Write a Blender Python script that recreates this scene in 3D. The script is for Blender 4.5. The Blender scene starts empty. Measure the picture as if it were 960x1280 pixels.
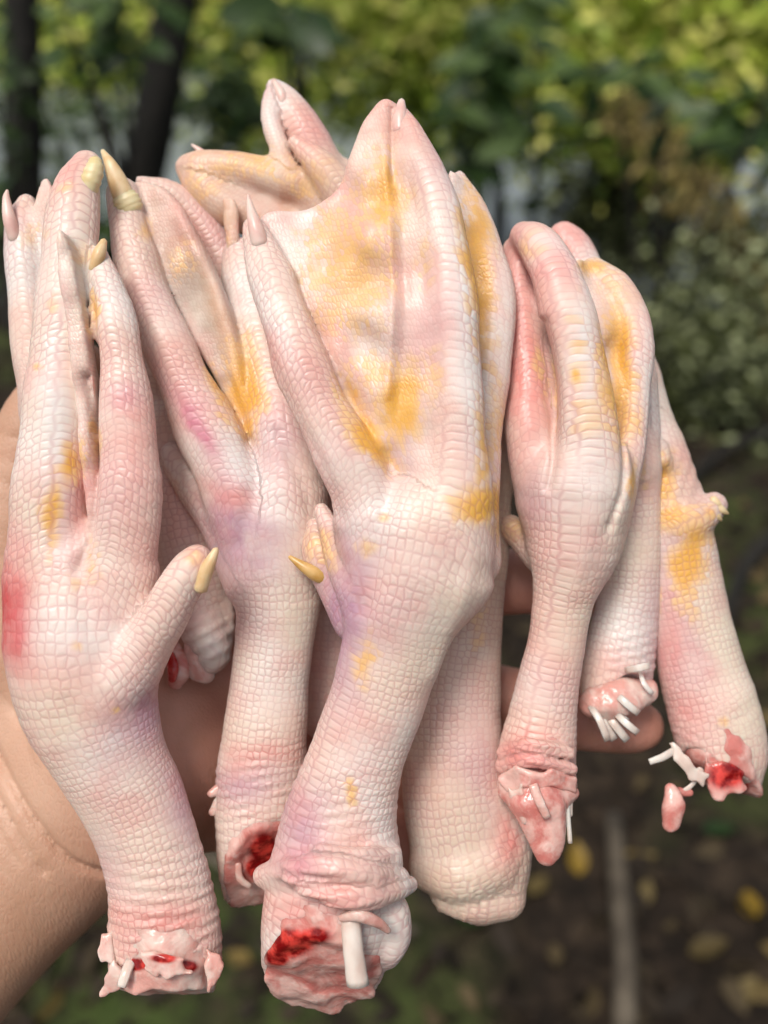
import bpy, math, random
import numpy as np
from mathutils import Vector, Matrix

random.seed(7); RNG = np.random.default_rng(7)
scn = bpy.context.scene
COL = scn.collection

# ------------------------------------------------------------------ camera
FPX = 1200.0                     # focal length in photo pixels (960 x 1280)
PITCH = math.radians(30)         # looking down
CAM = np.array([0.0, 0.0, 1.5])
D0 = 22.0                        # cm from lens to the front of the bundle
RX = np.array([1.0, 0, 0]); FW = np.array([0, math.cos(PITCH), -math.sin(PITCH)]); UP = np.array([0, math.sin(PITCH), math.cos(PITCH)])
cd = bpy.data.cameras.new('camera'); cam = bpy.data.objects.new('camera', cd); COL.objects.link(cam)
cam.location = CAM; cam.rotation_euler = (math.pi/2 - PITCH, 0, 0)
cd.sensor_fit = 'VERTICAL'; cd.sensor_height = 36; cd.lens = 36*FPX/1280; cd.clip_start = 0.01; cd.clip_end = 400
cd.dof.use_dof = True; cd.dof.focus_distance = 0.217; cd.dof.aperture_fstop = 8.0
scn.camera = cam

# ------------------------------------------------------------------ light
w = bpy.data.worlds.new('World'); scn.world = w; w.use_nodes = True
nt = w.node_tree; sky = nt.nodes.new('ShaderNodeTexSky'); sky.sky_type = 'NISHITA'; sky.sun_disc = False
SUN_EL, SUN_AZ = 60, 212        # azimuth clockwise from +Y: behind the camera, to the right
sky.sun_elevation = math.radians(SUN_EL); sky.sun_rotation = math.radians(SUN_AZ)
sky.air_density = 1.0; sky.dust_density = 4.0; sky.ozone_density = 0.6
hs = nt.nodes.new('ShaderNodeHueSaturation'); hs.inputs['Saturation'].default_value = .45      # thin cloud: a whiter sky
nt.links.new(sky.outputs[0], hs.inputs['Color']); nt.links.new(hs.outputs[0], nt.nodes['Background'].inputs[0]); nt.nodes['Background'].inputs[1].default_value = 0.085
sl = bpy.data.lights.new('sun', 'SUN'); so = bpy.data.objects.new('sun', sl); COL.objects.link(so)
sl.energy = 1.7; sl.angle = math.radians(20); sl.color = (1.0, 0.94, 0.87)
sd = Vector((math.sin(math.radians(SUN_AZ))*math.cos(math.radians(SUN_EL)), math.cos(math.radians(SUN_AZ))*math.cos(math.radians(SUN_EL)), math.sin(math.radians(SUN_EL))))
so.rotation_euler = (-sd).to_track_quat('-Z', 'Y').to_euler(); so.location = (1, -1, 4)
scn.view_settings.view_transform = 'Standard'; scn.view_settings.look = 'None'
scn.view_settings.exposure = 0.56; scn.view_settings.gamma = 1.0; scn.view_settings.use_curve_mapping = False
scn.render.engine = 'CYCLES'
scn.cycles.max_bounces = 6; scn.cycles.diffuse_bounces = 3; scn.cycles.glossy_bounces = 2; scn.cycles.transmission_bounces = 2

# ------------------------------------------------------------------ coordinates
def J(px, py, d):               # a point d cm behind the bundle's front, in bundle coordinates (cm)
    D = D0 + d
    return np.array([(px-480)/FPX*D, d, -(py-640)/FPX*D])
def world(p):                   # bundle cm -> metres in the place
    p = np.asarray(p, float)
    return CAM + 0.01*(p[..., 0:1]*RX + (D0+p[..., 1:2])*FW + p[..., 2:3]*UP)
def ground_at(px, py, z=0.0):
    d = FW + RX*(px-480)/FPX - UP*(py-640)/FPX
    t = (z-CAM[2])/d[2]
    return CAM + d*t
def ray_at(px, py, Y):
    d = FW + RX*(px-480)/FPX - UP*(py-640)/FPX
    return CAM + d*(Y/d[1])

# ------------------------------------------------------------------ node helpers
def mat(name, rough=0.5, base=(.5, .5, .5), spec=0.5):
    m = bpy.data.materials.new(name); m.use_nodes = True
    b = m.node_tree.nodes['Principled BSDF']
    b.inputs['Base Color'].default_value = (*base, 1); b.inputs['Roughness'].default_value = rough
    b.inputs['Specular IOR Level'].default_value = spec
    return m, m.node_tree, b
def N(nt, typ, **kw):
    n = nt.nodes.new('ShaderNode'+typ)
    for k, v in kw.items():
        if hasattr(n, k): setattr(n, k, v)
        else: n.inputs[k.replace('_', ' ')].default_value = v
    return n
def L(nt, a, b): nt.links.new(a, b)
def math_n(nt, op, a, b=None, c=None, clamp=False):
    n = nt.nodes.new('ShaderNodeMath'); n.operation = op; n.use_clamp = clamp
    for i, v in enumerate((a, b, c)):
        if v is None: continue
        if isinstance(v, (int, float)): n.inputs[i].default_value = v
        else: nt.links.new(v, n.inputs[i])
    return n.outputs[0]
def mix_c(nt, f, a, b, mode='MIX'):
    n = nt.nodes.new('ShaderNodeMix'); n.data_type = 'RGBA'; n.blend_type = mode
    for s, v in ((n.inputs[0], f), (n.inputs[6], a), (n.inputs[7], b)):
        if isinstance(v, (int, float)): s.default_value = v
        elif isinstance(v, tuple): s.default_value = (*v, 1)
        else: nt.links.new(v, s)
    return n.outputs[2]
def smooth(nt, v, a, b, lo=0.0, hi=1.0):
    n = nt.nodes.new('ShaderNodeMapRange'); n.interpolation_type = 'SMOOTHSTEP'
    nt.links.new(v, n.inputs[0])
    for i, x in zip((1, 2, 3, 4), (a, b, lo, hi)): n.inputs[i].default_value = x
    return n.outputs[0]
def attr(nt, name): return N(nt, 'Attribute', attribute_name=name)
def noise(nt, scale, detail=3, coord=None, rough=.5):
    n = N(nt, 'TexNoise'); n.inputs['Scale'].default_value = scale; n.inputs['Detail'].default_value = detail; n.inputs['Roughness'].default_value = rough
    if coord is not None: nt.links.new(coord, n.inputs['Vector'])
    return n
def ramp(nt, v, stops):
    n = nt.nodes.new('ShaderNodeValToRGB'); nt.links.new(v, n.inputs[0]); e = n.color_ramp.elements
    while len(e) < len(stops): e.new(.5)
    for q, (p, c) in zip(e, stops): q.position = p; q.color = (*c, 1)
    return n.outputs[0]

# ------------------------------------------------------------------ materials of the bundle
def make_skin():
    m, nt, b = mat('scaly_skin', .4)
    geo = N(nt, 'TexCoord')
    yel = attr(nt, 'yellow').outputs['Fac']; fine = attr(nt, 'fine').outputs['Fac']; raw = attr(nt, 'raw').outputs['Fac']; wgt = attr(nt, 'toe_part').outputs['Fac']
    wn = noise(nt, 190, 1, geo.outputs['Object'])
    def pattern(name):
        suv = attr(nt, name)
        add = N(nt, 'VectorMath', operation='MULTIPLY_ADD'); L(nt, wn.outputs['Color'], add.inputs[0]); add.inputs[1].default_value = (.4, .4, 0); L(nt, suv.outputs['Vector'], add.inputs[2])
        o = []
        for f in ('DISTANCE_TO_EDGE', 'F1'):
            v = N(nt, 'TexVoronoi', voronoi_dimensions='2D', feature=f); v.inputs['Scale'].default_value = 1.0; L(nt, attr(nt, name+'_jitter').outputs['Fac'], v.inputs['Randomness'])
            L(nt, add.outputs[0], v.inputs['Vector']); o.append(v)
        return o[0].outputs['Distance'], o[1].outputs['Color']
    e1, c1 = pattern('suv'); e2, c2 = pattern('suv_toe')
    def blend(x, y):
        return math_n(nt, 'ADD', math_n(nt, 'MULTIPLY', y, wgt), math_n(nt, 'MULTIPLY', x, math_n(nt, 'SUBTRACT', 1.0, wgt)))
    groove = blend(smooth(nt, e1, 0.0, .17, 1.0, 0.0), smooth(nt, e2, 0.0, .17, 1.0, 0.0))
    pillow = blend(smooth(nt, e1, 0.0, .34), smooth(nt, e2, 0.0, .34))
    sep = N(nt, 'SeparateColor'); L(nt, mix_c(nt, wgt, c1, c2), sep.inputs[0]); cr = sep.outputs[0]; cg = sep.outputs[1]
    fn = noise(nt, 800, 1, geo.outputs['Object'])
    mo = noise(nt, 75, 3, geo.outputs['Object'])
    msep = N(nt, 'SeparateColor'); L(nt, mo.outputs['Color'], msep.inputs[0])
    # yellow pigment sits scale by scale
    yv = math_n(nt, 'ADD', yel, math_n(nt, 'MULTIPLY', math_n(nt, 'SUBTRACT', cr, .5), .5))
    yv = math_n(nt, 'ADD', yv, math_n(nt, 'MULTIPLY', math_n(nt, 'SUBTRACT', msep.outputs[2], .5), .9))
    ym = math_n(nt, 'MULTIPLY', smooth(nt, yv, .10, .75), smooth(nt, yel, .03, .30))
    col = attr(nt, 'pigment').outputs['Color']
    col = mix_c(nt, smooth(nt, msep.outputs[0], .48, .72, 0, .38), col, (.80, .38, .34))
    col = mix_c(nt, smooth(nt, msep.outputs[1], .54, .74, 0, .34), col, (.90, .84, .74))
    col = mix_c(nt, math_n(nt, 'MULTIPLY', cg, .16), col, (.90, .84, .73))
    yc = mix_c(nt, smooth(nt, yel, .45, 1.0), (.90, .58, .27), (.88, .45, .03))
    col = mix_c(nt, math_n(nt, 'MULTIPLY', ym, .9), col, yc)
    gcol = mix_c(nt, raw, (.60, .30, .32), (.62, .05, .04))
    gcol = mix_c(nt, .45, gcol, col, 'MULTIPLY')
    vis = smooth(nt, msep.outputs[2], .36, .60, .45, 1.0)
    gstr = math_n(nt, 'MULTIPLY', math_n(nt, 'MULTIPLY', groove, vis), math_n(nt, 'SUBTRACT', .48, math_n(nt, 'MULTIPLY', fine, .28)))
    col = mix_c(nt, gstr, col, gcol)
    col = mix_c(nt, math_n(nt, 'MULTIPLY', math_n(nt, 'SUBTRACT', fn.outputs['Fac'], .35), .22, clamp=True), col, (.72, .50, .44))
    col = mix_c(nt, 1.0, col, (.84, .84, .84), 'MULTIPLY')
    L(nt, col, b.inputs['Base Color'])
    h = math_n(nt, 'MULTIPLY', math_n(nt, 'MULTIPLY', pillow, vis), math_n(nt, 'SUBTRACT', 1.0, math_n(nt, 'MULTIPLY', fine, .6)))
    h = math_n(nt, 'ADD', h, math_n(nt, 'MULTIPLY', fn.outputs['Fac'], .30))
    bu = N(nt, 'Bump'); bu.inputs['Strength'].default_value = .75; bu.inputs['Distance'].default_value = .00012
    L(nt, h, bu.inputs['Height']); L(nt, bu.outputs[0], b.inputs['Normal'])
    L(nt, smooth(nt, msep.outputs[1], .3, .7, .38, .56), b.inputs['Roughness'])
    b.inputs['Specular IOR Level'].default_value = .45; b.inputs['Coat Weight'].default_value = .12; b.inputs['Coat Roughness'].default_value = .17; L(nt, bu.outputs[0], b.inputs['Coat Normal'])
    b.inputs['Subsurface Weight'].default_value = .4; b.inputs['Subsurface Radius'].default_value = (1.0, .45, .35); b.inputs['Subsurface Scale'].default_value = .0022
    return m
M_SKIN = make_skin()

def make_flesh(name, c1, c2, rough):
    m, nt, b = mat(name, rough); tc = N(nt, 'TexCoord')
    n1 = noise(nt, 110, 4, tc.outputs['Object'], .6); n1.inputs['Distortion'].default_value = .6
    col = mix_c(nt, smooth(nt, n1.outputs['Fac'], .38, .62), c1, c2)
    n2 = noise(nt, 320, 3, tc.outputs['Object'])
    col = mix_c(nt, smooth(nt, n2.outputs['Fac'], .55, .75, 0, .5), col, (.80, .62, .56))
    bl = attr(nt, 'blood').outputs['Fac']; col = mix_c(nt, smooth(nt, math_n(nt, 'ADD', bl, math_n(nt, 'MULTIPLY', math_n(nt, 'SUBTRACT', n1.outputs['Fac'], .5), 1.0)), .12, .62), col, mix_c(nt, smooth(nt, n2.outputs['Fac'], .38, .62), (.20, .004, .005), (.66, .06, .045)))
    L(nt, col, b.inputs['Base Color'])
    bu = N(nt, 'Bump'); bu.inputs['Strength'].default_value = .8; bu.inputs['Distance'].default_value = .0006
    L(nt, math_n(nt, 'ADD', n1.outputs['Fac'], n2.outputs['Fac']), bu.inputs['Height']); L(nt, bu.outputs[0], b.inputs['Normal'])
    b.inputs['Subsurface Weight'].default_value = .4; b.inputs['Subsurface Radius'].default_value = (1, .3, .25); b.inputs['Subsurface Scale'].default_value = .003
    return m
M_RED = make_flesh('raw_red_flesh', (.36, .010, .010), (.60, .13, .11), .18)
M_PINK = make_flesh('raw_pink_flesh', (.58, .20, .17), (.74, .46, .40), .18)
M_PALE = make_flesh('pale_fatty_tissue', (.64, .33, .28), (.72, .55, .48), .24)
def make_smooth(name, c1, c2, rough, scale, stretch=(1, 1, 1), sss=.45):
    m, nt, b = mat(name, rough); tc = N(nt, 'TexCoord'); mp = N(nt, 'Mapping'); mp.inputs['Scale'].default_value = stretch
    L(nt, tc.outputs['Object'], mp.inputs[0])
    n1 = noise(nt, scale, 4, mp.outputs[0]); L(nt, mix_c(nt, smooth(nt, n1.outputs['Fac'], .35, .65), c1, c2), b.inputs['Base Color'])
    bu = N(nt, 'Bump'); bu.inputs['Strength'].default_value = .4; bu.inputs['Distance'].default_value = .0003; L(nt, n1.outputs['Fac'], bu.inputs['Height']); L(nt, bu.outputs[0], b.inputs['Normal'])
    b.inputs['Subsurface Weight'].default_value = sss; b.inputs['Subsurface Radius'].default_value = (1, .6, .5); b.inputs['Subsurface Scale'].default_value = .002
    return m
M_TENDON = make_smooth('white_tendon', (.64, .50, .43), (.75, .67, .60), .26, 200, (1, 1, .2))
M_CLAWY = make_smooth('yellow_horn', (.66, .45, .23), (.74, .58, .36), .38, 260, (1, 1, 1))
M_CLAWP = make_smooth('pink_horn', (.70, .42, .37), (.75, .57, .50), .32, 200)
M_CLAWO = make_smooth('amber_horn', (.52, .30, .08), (.63, .41, .16), .3, 240)
M_CLAWR = make_smooth('pale_ribbed_horn', (.66, .53, .27), (.72, .62, .38), .4, 500, (.3, .3, 1))

# ------------------------------------------------------------------ solid modelling by distance fields
def catmull(P, n=4):
    P = np.asarray(P, float)
    if len(P) < 3: return P
    Q = np.vstack([2*P[0]-P[1], P, 2*P[-1]-P[-2]]); out = []
    for i in range(1, len(Q)-2):
        p0, p1, p2, p3 = Q[i-1:i+3]
        for t in np.arange(n)/n:
            out.append(.5*((2*p1)+(-p0+p2)*t+(2*p0-5*p1+4*p2-p3)*t*t+(-p0+3*p1-3*p2+p3)*t**3))
    out.append(Q[-2]); return np.array(out)
def smin(a, b, k):
    h = np.maximum(k-np.abs(a-b), 0)/k
    return np.minimum(a, b)-h*h*k*.25
def smax(a, b, k): return -smin(-a, -b, k)

class Tube:
    """a limb along joints (px, py, depth cm, radius px)"""
    def __init__(s, pts, flat=1.0, k=.25, cell=(.17, .22), dors=0.0, w0=.32, shear=.5, fine=0.0, sub=False, plates=0.0, knuckle=0.0):
        s.plates = plates; s.shear = shear
        C = [(*J(p[0], p[1], p[2]), p[3]/FPX*(D0+p[2])) for p in pts]
        C = catmull(C, 4); s.P = C[:, :3]; s.r = np.maximum(C[:, 3], .02); s.flat = flat; s.k = k
        s.cell = cell; s.dors = dors; s.w0 = w0; s.fine = fine; s.sub = sub
        s.L = np.concatenate([[0], np.cumsum(np.linalg.norm(np.diff(s.P, axis=0), axis=1))])
        if knuckle: s.r = s.r*(1+knuckle*np.sin(6.283*s.L/2.1+RNG.uniform(0, 6)))
        s.off = RNG.uniform(0, 60, 2); s.off[1] = round(s.off[1])
        m = s.r.max()+k+.2; s.lo = s.P.min(0)-m; s.hi = s.P.max(0)+m
        s.L = np.concatenate([[0], np.cumsum(np.linalg.norm(np.diff(s.P, axis=0), axis=1))])
    def dist(s, X, Y, Z):
        best = None
        for i in range(len(s.P)-1):
            a, b = s.P[i], s.P[i+1]; ab = b-a; l2 = ab@ab+1e-9
            ax, ay, az = X-a[0], Y-a[1], Z-a[2]
            t = np.clip((ax*ab[0]+ay*ab[1]+az*ab[2])/l2, 0, 1)
            dx, dy, dz = ax-t*ab[0], ay-t*ab[1], az-t*ab[2]
            d = np.sqrt(dx*dx+(dy/s.flat)**2+dz*dz)-(s.r[i]+(s.r[i+1]-s.r[i])*t)
            best = d if best is None else np.minimum(best, d)
        return best
    def along(s, X, Y, Z):
        rows = []; n = len(s.P)-1
        for i in range(n):
            a, b = s.P[i], s.P[i+1]; ab = b-a; l2 = ab@ab+1e-9; l = math.sqrt(l2)
            ax, ay, az = X-a[0], Y-a[1], Z-a[2]
            tr = (ax*ab[0]+ay*ab[1]+az*ab[2])/l2; t = np.clip(tr, 0, 1)
            te = np.clip(tr, -9 if i == 0 else 0, 9 if i == n-1 else 1)
            dx, dy, dz = ax-t*ab[0], ay-t*ab[1], az-t*ab[2]; ex, ey, ez = ax-te*ab[0], (ay-te*ab[1])/s.flat, az-te*ab[2]
            r = s.r[i]+(s.r[i+1]-s.r[i])*t
            d = np.sqrt(dx*dx+(dy/s.flat)**2+dz*dz)-r
            T = ab/l; sd_ = np.cross(T, (0, 1, 0)); sd_ /= np.linalg.norm(sd_)+1e-9; fr = np.cross(sd_, T); fr = fr if fr[1] < 0 else -fr
            rows.append((d, s.L[i]+te*l, ex*sd_[0]+ey*sd_[1]+ez*sd_[2], ex*fr[0]+ey*fr[1]+ez*fr[2], r))
        D = np.stack([q[0] for q in rows]); dm = D.min(0); W = np.exp(-(D-dm)/.10); W /= W.sum(0)
        S = (W*np.stack([q[1] for q in rows])).sum(0); a = (W*np.stack([q[2] for q in rows])).sum(0); b = (W*np.stack([q[3] for q in rows])).sum(0)
        return dm, S, np.arctan2(a, b), (W*np.stack([q[4] for q in rows])).sum(0)
    def uv(s, X, Y, Z):
        d, S, ang, r = s.along(X, Y, Z)
        tt = (ang-s.dors)*np.minimum(r, 1.3); w0 = np.minimum(s.w0, .55*r)
        at = np.abs(tt); v = np.where(at < w0, .5*at/w0, .5+(at-w0)/s.cell[1])*np.sign(tt)
        u = S/s.cell[0]+s.shear*np.abs(v)
        q = np.clip((1.1-np.abs(v))/.5, 0, 1)*s.plates
        return d, u+s.off[0], v+s.off[1]+(.25 if s.shear > .3 else .21)*(1-s.plates)+.10*s.plates, np.full_like(d, s.fine), (.50 if s.shear > .3 else .42)-.20*q

class Web:
    """a thin skin between toes: outline points (px, py, depth cm), optional pleats ((px,py),...),amp,width"""
    def __init__(s, pts, th=.10, ctrl=(), pleats=(), k=.12, cell=(.085, .13), rot=0.0, fine=.8, back=0.0):
        s.back = back; c = np.array([J(*p) for p in pts]); s.poly = catmull(np.vstack([c, c[:1]]), 4)[:-1]
        q = list(c)+[J(*p) for p in ctrl]; s.ctrl = np.array(q); s.th = th; s.k = k; s.cell = cell; s.rot = rot; s.fine = fine
        s.pl = []
        for line, amp, wd in pleats:
            s.pl.append((catmull(np.array([J(x, y, 0)[[0, 2]] for x, y in line]), 3), amp, wd))
        m = th+k+.25; s.lo = s.poly.min(0)-m; s.hi = s.poly.max(0)+m
        mx = max([abs(a) for _, a, _ in s.pl]+[0]); s.lo[1] -= mx; s.hi[1] += mx+2*back+.1
        s.off = RNG.uniform(0, 60, 2)
    def h(s, X, Z):
        num = 0; den = 0
        for c in s.ctrl:
            wgt = 1/((X-c[0])**2+(Z-c[2])**2+.02)**1.6; num = num+wgt*c[1]; den = den+wgt
        h = num/den
        for P, amp, wd in s.pl:
            h = h-amp*np.exp(-(seg2(P, X, Z)/wd)**2)
        return h
    def dist(s, X, Y, Z):
        shp = np.broadcast(X, Y, Z).shape
        x2, z2 = X, Z
        d2 = seg2(np.vstack([s.poly[:, [0, 2]], s.poly[:1, [0, 2]]]), x2, z2)
        ins = np.zeros(np.broadcast(x2, z2).shape, bool); n = len(s.poly)
        for i in range(n):
            a, b = s.poly[i], s.poly[(i+1) % n]
            c = (a[2] > z2) != (b[2] > z2)
            xi = a[0]+(z2-a[2])/(b[2]-a[2]+1e-12)*(b[0]-a[0])
            ins ^= c & (x2 < xi)
        d2 = np.where(ins, -d2, d2)
        hh = s.h(x2, z2)
        return np.broadcast_to(smax(d2-s.th*.4, np.abs(Y-hh-s.back)*.8-s.th-s.back*.8, s.th*1.2), shp)
    def uv(s, X, Y, Z):
        d = s.dist(X, Y, Z); c, q = math.cos(s.rot), math.sin(s.rot)
        u = (X*c+Z*q)/s.cell[0]; v = (-X*q+Z*c)/s.cell[1]
        return d, u+s.off[0]+.5*v, v+s.off[1], np.full_like(d, s.fine), np.full_like(d, .62)
def seg2(P, X, Z):
    best = None
    for i in range(len(P)-1):
        a, b = P[i], P[i+1]; ab = b-a; t = np.clip(((X-a[0])*ab[0]+(Z-a[1])*ab[1])/(ab@ab+1e-9), 0, 1)
        d = (X-a[0]-t*ab[0])**2+(Z-a[1]-t*ab[1])**2
        best = d if best is None else np.minimum(best, d)
    return np.sqrt(best)
class Plane:
    def __init__(s, p, n, k=.1): s.p = J(*p); s.n = np.array(n, float)/np.linalg.norm(n); s.k = k
class Wrinkle:
    """ripples: centre (px,py,d), reach px, direction in the picture, wavelength cm, amplitude cm"""
    def __init__(s, p, reach, dirn, wave, amp):
        s.p = J(*p); s.r = reach/FPX*(D0+p[2]); v = np.array([dirn[0], 0, -dirn[1]], float); s.v = v/np.linalg.norm(v); s.wave = wave; s.amp = amp; s.ph = RNG.uniform(0, 6)
class Crease:
    """a line pressed (amp > 0) or raised (amp < 0) into the near side: points (px, py), depth of the surface, cm"""
    def __init__(s, line, depth, amp, width, back=2.0):
        s.P = catmull(np.array([J(x, y, depth)[[0, 2]] for x, y in line]), 4); s.amp = amp; s.w = width; s.y1 = depth+back
        s.lo = np.array([s.P[:, 0].min()-3*width, depth-3, s.P[:, 1].min()-3*width]); s.hi = np.array([s.P[:, 0].max()+3*width, s.y1, s.P[:, 1].max()+3*width])
_W = RNG.normal(size=(14, 3)); _PH = RNG.uniform(0, 6.28, 14)
def wob(X, Y, Z, f):
    o = 0
    for i in range(0, 14): o = o+np.sin(f*(_W[i, 0]*X+_W[i, 1]*Y+_W[i, 2]*Z)+_PH[i])
    return o/5.0

def solid(prims, h, lump=.02, lumpf=2.2, fine_lump=0.0):
    adds = [p for p in prims if hasattr(p, 'dist') and not getattr(p, 'sub', False)]
    lo = np.min([p.lo for p in adds], 0)-2*h; hi = np.max([p.hi for p in adds], 0)+2*h
    n = np.ceil((hi-lo)/h).astype(int)+1
    ax = [(lo[i]+h*np.arange(n[i])).astype(np.float32) for i in range(3)]
    d = np.full(n, 9.0, np.float32)
    def view(p):
        i0 = np.maximum(((p.lo-lo)/h).astype(int), 0); i1 = np.minimum(np.ceil((p.hi-lo)/h).astype(int)+1, n)
        sl_ = tuple(slice(a, b) for a, b in zip(i0, i1))
        return sl_, ax[0][sl_[0]][:, None, None], ax[1][sl_[1]][None, :, None], ax[2][sl_[2]][None, None, :]
    for p in prims:
        if isinstance(p, Plane):
            X, Y, Z = ax[0][:, None, None], ax[1][None, :, None], ax[2][None, None, :]
            q = (X-p.p[0])*p.n[0]+(Y-p.p[1])*p.n[1]+(Z-p.p[2])*p.n[2]+.05*wob(X, Y, Z, 3.0)
            d = smax(d, q.astype(np.float32), p.k)
        elif isinstance(p, Wrinkle):
            class B: pass
            b = B(); b.lo = p.p-2*p.r; b.hi = p.p+2*p.r
            s_, X, Y, Z = view(b)
            if 0 in d[s_].shape: continue
            g = np.exp(-((X-p.p[0])**2+(Y-p.p[1])**2+(Z-p.p[2])**2)/(p.r*p.r))
            u = (X-p.p[0])*p.v[0]+(Z-p.p[2])*p.v[2]
            d[s_] += (p.amp*g*np.sin(6.283*u/p.wave+p.ph+1.3*wob(X, Y, Z, 1.6))).astype(np.float32)
        elif isinstance(p, Crease):
            s_, X, Y, Z = view(p)
            if 0 in d[s_].shape: continue
            fade = np.clip((p.y1-Y)/.5, 0, 1)
            d[s_] += (p.amp*np.exp(-(seg2(p.P, X, Z)/p.w)**2)*fade).astype(np.float32)
        else:
            s_, X, Y, Z = view(p)
            q = p.dist(X, Y, Z).astype(np.float32)
            if getattr(p, 'sub', False): d[s_] = smax(d[s_], -q, p.k)
            else: d[s_] = smin(d[s_], q, p.k)
    X, Y, Z = ax[0][:, None, None], ax[1][None, :, None], ax[2][None, None, :]
    if lump: 
        band = np.abs(d) < .4
        I = np.nonzero(band); x, y, z = ax[0][I[0]], ax[1][I[1]], ax[2][I[2]]
        d[I] += lump*wob(x, y, z, lumpf)
        if fine_lump: d[I] += fine_lump*wob(y, z, x, 9.0)
    # surface nets
    ins = d < 0
    c = np.stack([ins[i:n[0]-1+i, j:n[1]-1+j, k:n[2]-1+k] for i in (0, 1) for j in (0, 1) for k in (0, 1)]).sum(0)
    act = (c > 0) & (c < 8); idx = np.full(act.shape, -1, np.int64); A = np.nonzero(act); nv = len(A[0]); idx[A] = np.arange(nv)
    corner = np.array([(i, j, k) for i in (0, 1) for j in (0, 1) for k in (0, 1)])
    val = np.stack([d[A[0]+o[0], A[1]+o[1], A[2]+o[2]] for o in corner], 1)
    acc = np.zeros((nv, 3)); cnt = np.zeros(nv)
    for a in range(8):
        for b in range(a+1, 8):
            if np.abs(corner[a]-corner[b]).sum() != 1: continue
            q = (val[:, a] < 0) != (val[:, b] < 0); t = val[:, a]/(val[:, a]-val[:, b]+1e-12)
            pt = corner[a]+t[:, None]*(corner[b]-corner[a]); acc[q] += pt[q]; cnt[q] += 1
    V = lo+h*(np.stack(A, 1)+acc/cnt[:, None])
    F = []
    for axis in range(3):
        u, v = (axis+1) % 3, (axis+2) % 3
        s0 = [slice(None)]*3; s1 = [slice(None)]*3; s0[axis] = slice(0, n[axis]-1); s1[axis] = slice(1, n[axis])
        a, b = ins[tuple(s0)], ins[tuple(s1)]
        I = np.stack(np.nonzero(a != b), 1); I = I[(I[:, u] > 0) & (I[:, v] > 0) & (I[:, u] < n[u]-1) & (I[:, v] < n[v]-1)]
        flip = ~a[tuple(I.T)]
        def cell(du, dv):
            q = I.copy(); q[:, u] -= du; q[:, v] -= dv; return idx[tuple(q.T)]
        f = np.stack([cell(1, 1), cell(0, 1), cell(0, 0), cell(1, 0)], 1)
        f[flip] = f[flip][:, ::-1]; F.append(f)
    F = np.vstack(F); F = F[(F >= 0).all(1)]
    E = np.vstack([F[:, [0, 1]], F[:, [1, 2]], F[:, [2, 3]], F[:, [3, 0]]]); deg = np.bincount(E.ravel(), minlength=nv).astype(float)
    for lam in (.5, -.51, .5, -.51, .5):
        S = np.stack([np.bincount(E[:, 0], V[E[:, 1], k], nv)+np.bincount(E[:, 1], V[E[:, 0], k], nv) for k in range(3)], 1)/np.maximum(deg, 1)[:, None]
        V = V+lam*(S-V)
    return V, F

def link_mesh(name, V, F, material, parent=None, base=None, smooth_=True):
    me = bpy.data.meshes.new(name)
    V = np.asarray(V, float); 
    me.vertices.add(len(V)); me.vertices.foreach_set('co', V.astype(np.float32).ravel())
    if isinstance(F, np.ndarray):
        k = F.shape[1]; me.loops.add(F.size); me.loops.foreach_set('vertex_index', F.astype(np.int32).ravel())
        me.polygons.add(len(F)); me.polygons.foreach_set('loop_start', np.arange(0, F.size, k, dtype=np.int32))
    else:
        lens = np.array([len(f) for f in F]); me.loops.add(int(lens.sum())); me.loops.foreach_set('vertex_index', np.concatenate([np.asarray(f) for f in F]).astype(np.int32))
        me.polygons.add(len(F)); me.polygons.foreach_set('loop_start', (np.cumsum(lens)-lens).astype(np.int32))
    me.update(calc_edges=True); me.validate()
    if smooth_: me.polygons.foreach_set('use_smooth', np.ones(len(me.polygons), bool))
    me.materials.append(material)
    o = bpy.data.objects.new(name, me); COL.objects.link(o)
    if parent is not None: o.parent = parent
    return o
def thing(name, label, cat, base, group=None):
    o = bpy.data.objects.new(name, None); COL.objects.link(o); o.location = base; o.empty_display_size = .02
    o['label'] = label; o['category'] = cat
    if group: o['group'] = group
    return o
def attr_f(me, name, v): a = me.attributes.new(name, 'FLOAT', 'POINT'); a.data.foreach_set('value', np.asarray(v, np.float32))
def attr_v(me, name, v): a = me.attributes.new(name, 'FLOAT_VECTOR', 'POINT'); a.data.foreach_set('vector', np.asarray(v, np.float32).ravel())
def attr_c(me, name, v):
    a = me.attributes.new(name, 'FLOAT_COLOR', 'POINT'); c = np.ones((len(v), 4), np.float32); c[:, :3] = v; a.data.foreach_set('color', c.ravel())

PIG = dict(base=(.87, .63, .54), cream=(.86, .74, .58), white=(.90, .86, .82), pink=(.84, .31, .27), purple=(.50, .27, .38), magenta=(.68, .20, .30),
           red=(.66, .035, .045), tan=(.70, .50, .38), brown=(.62, .38, .22), grey=(.50, .38, .29), peach=(.80, .50, .33), blush=(.76, .30, .26))
GROUP = 'raw duck feet piled in the hand'

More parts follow.
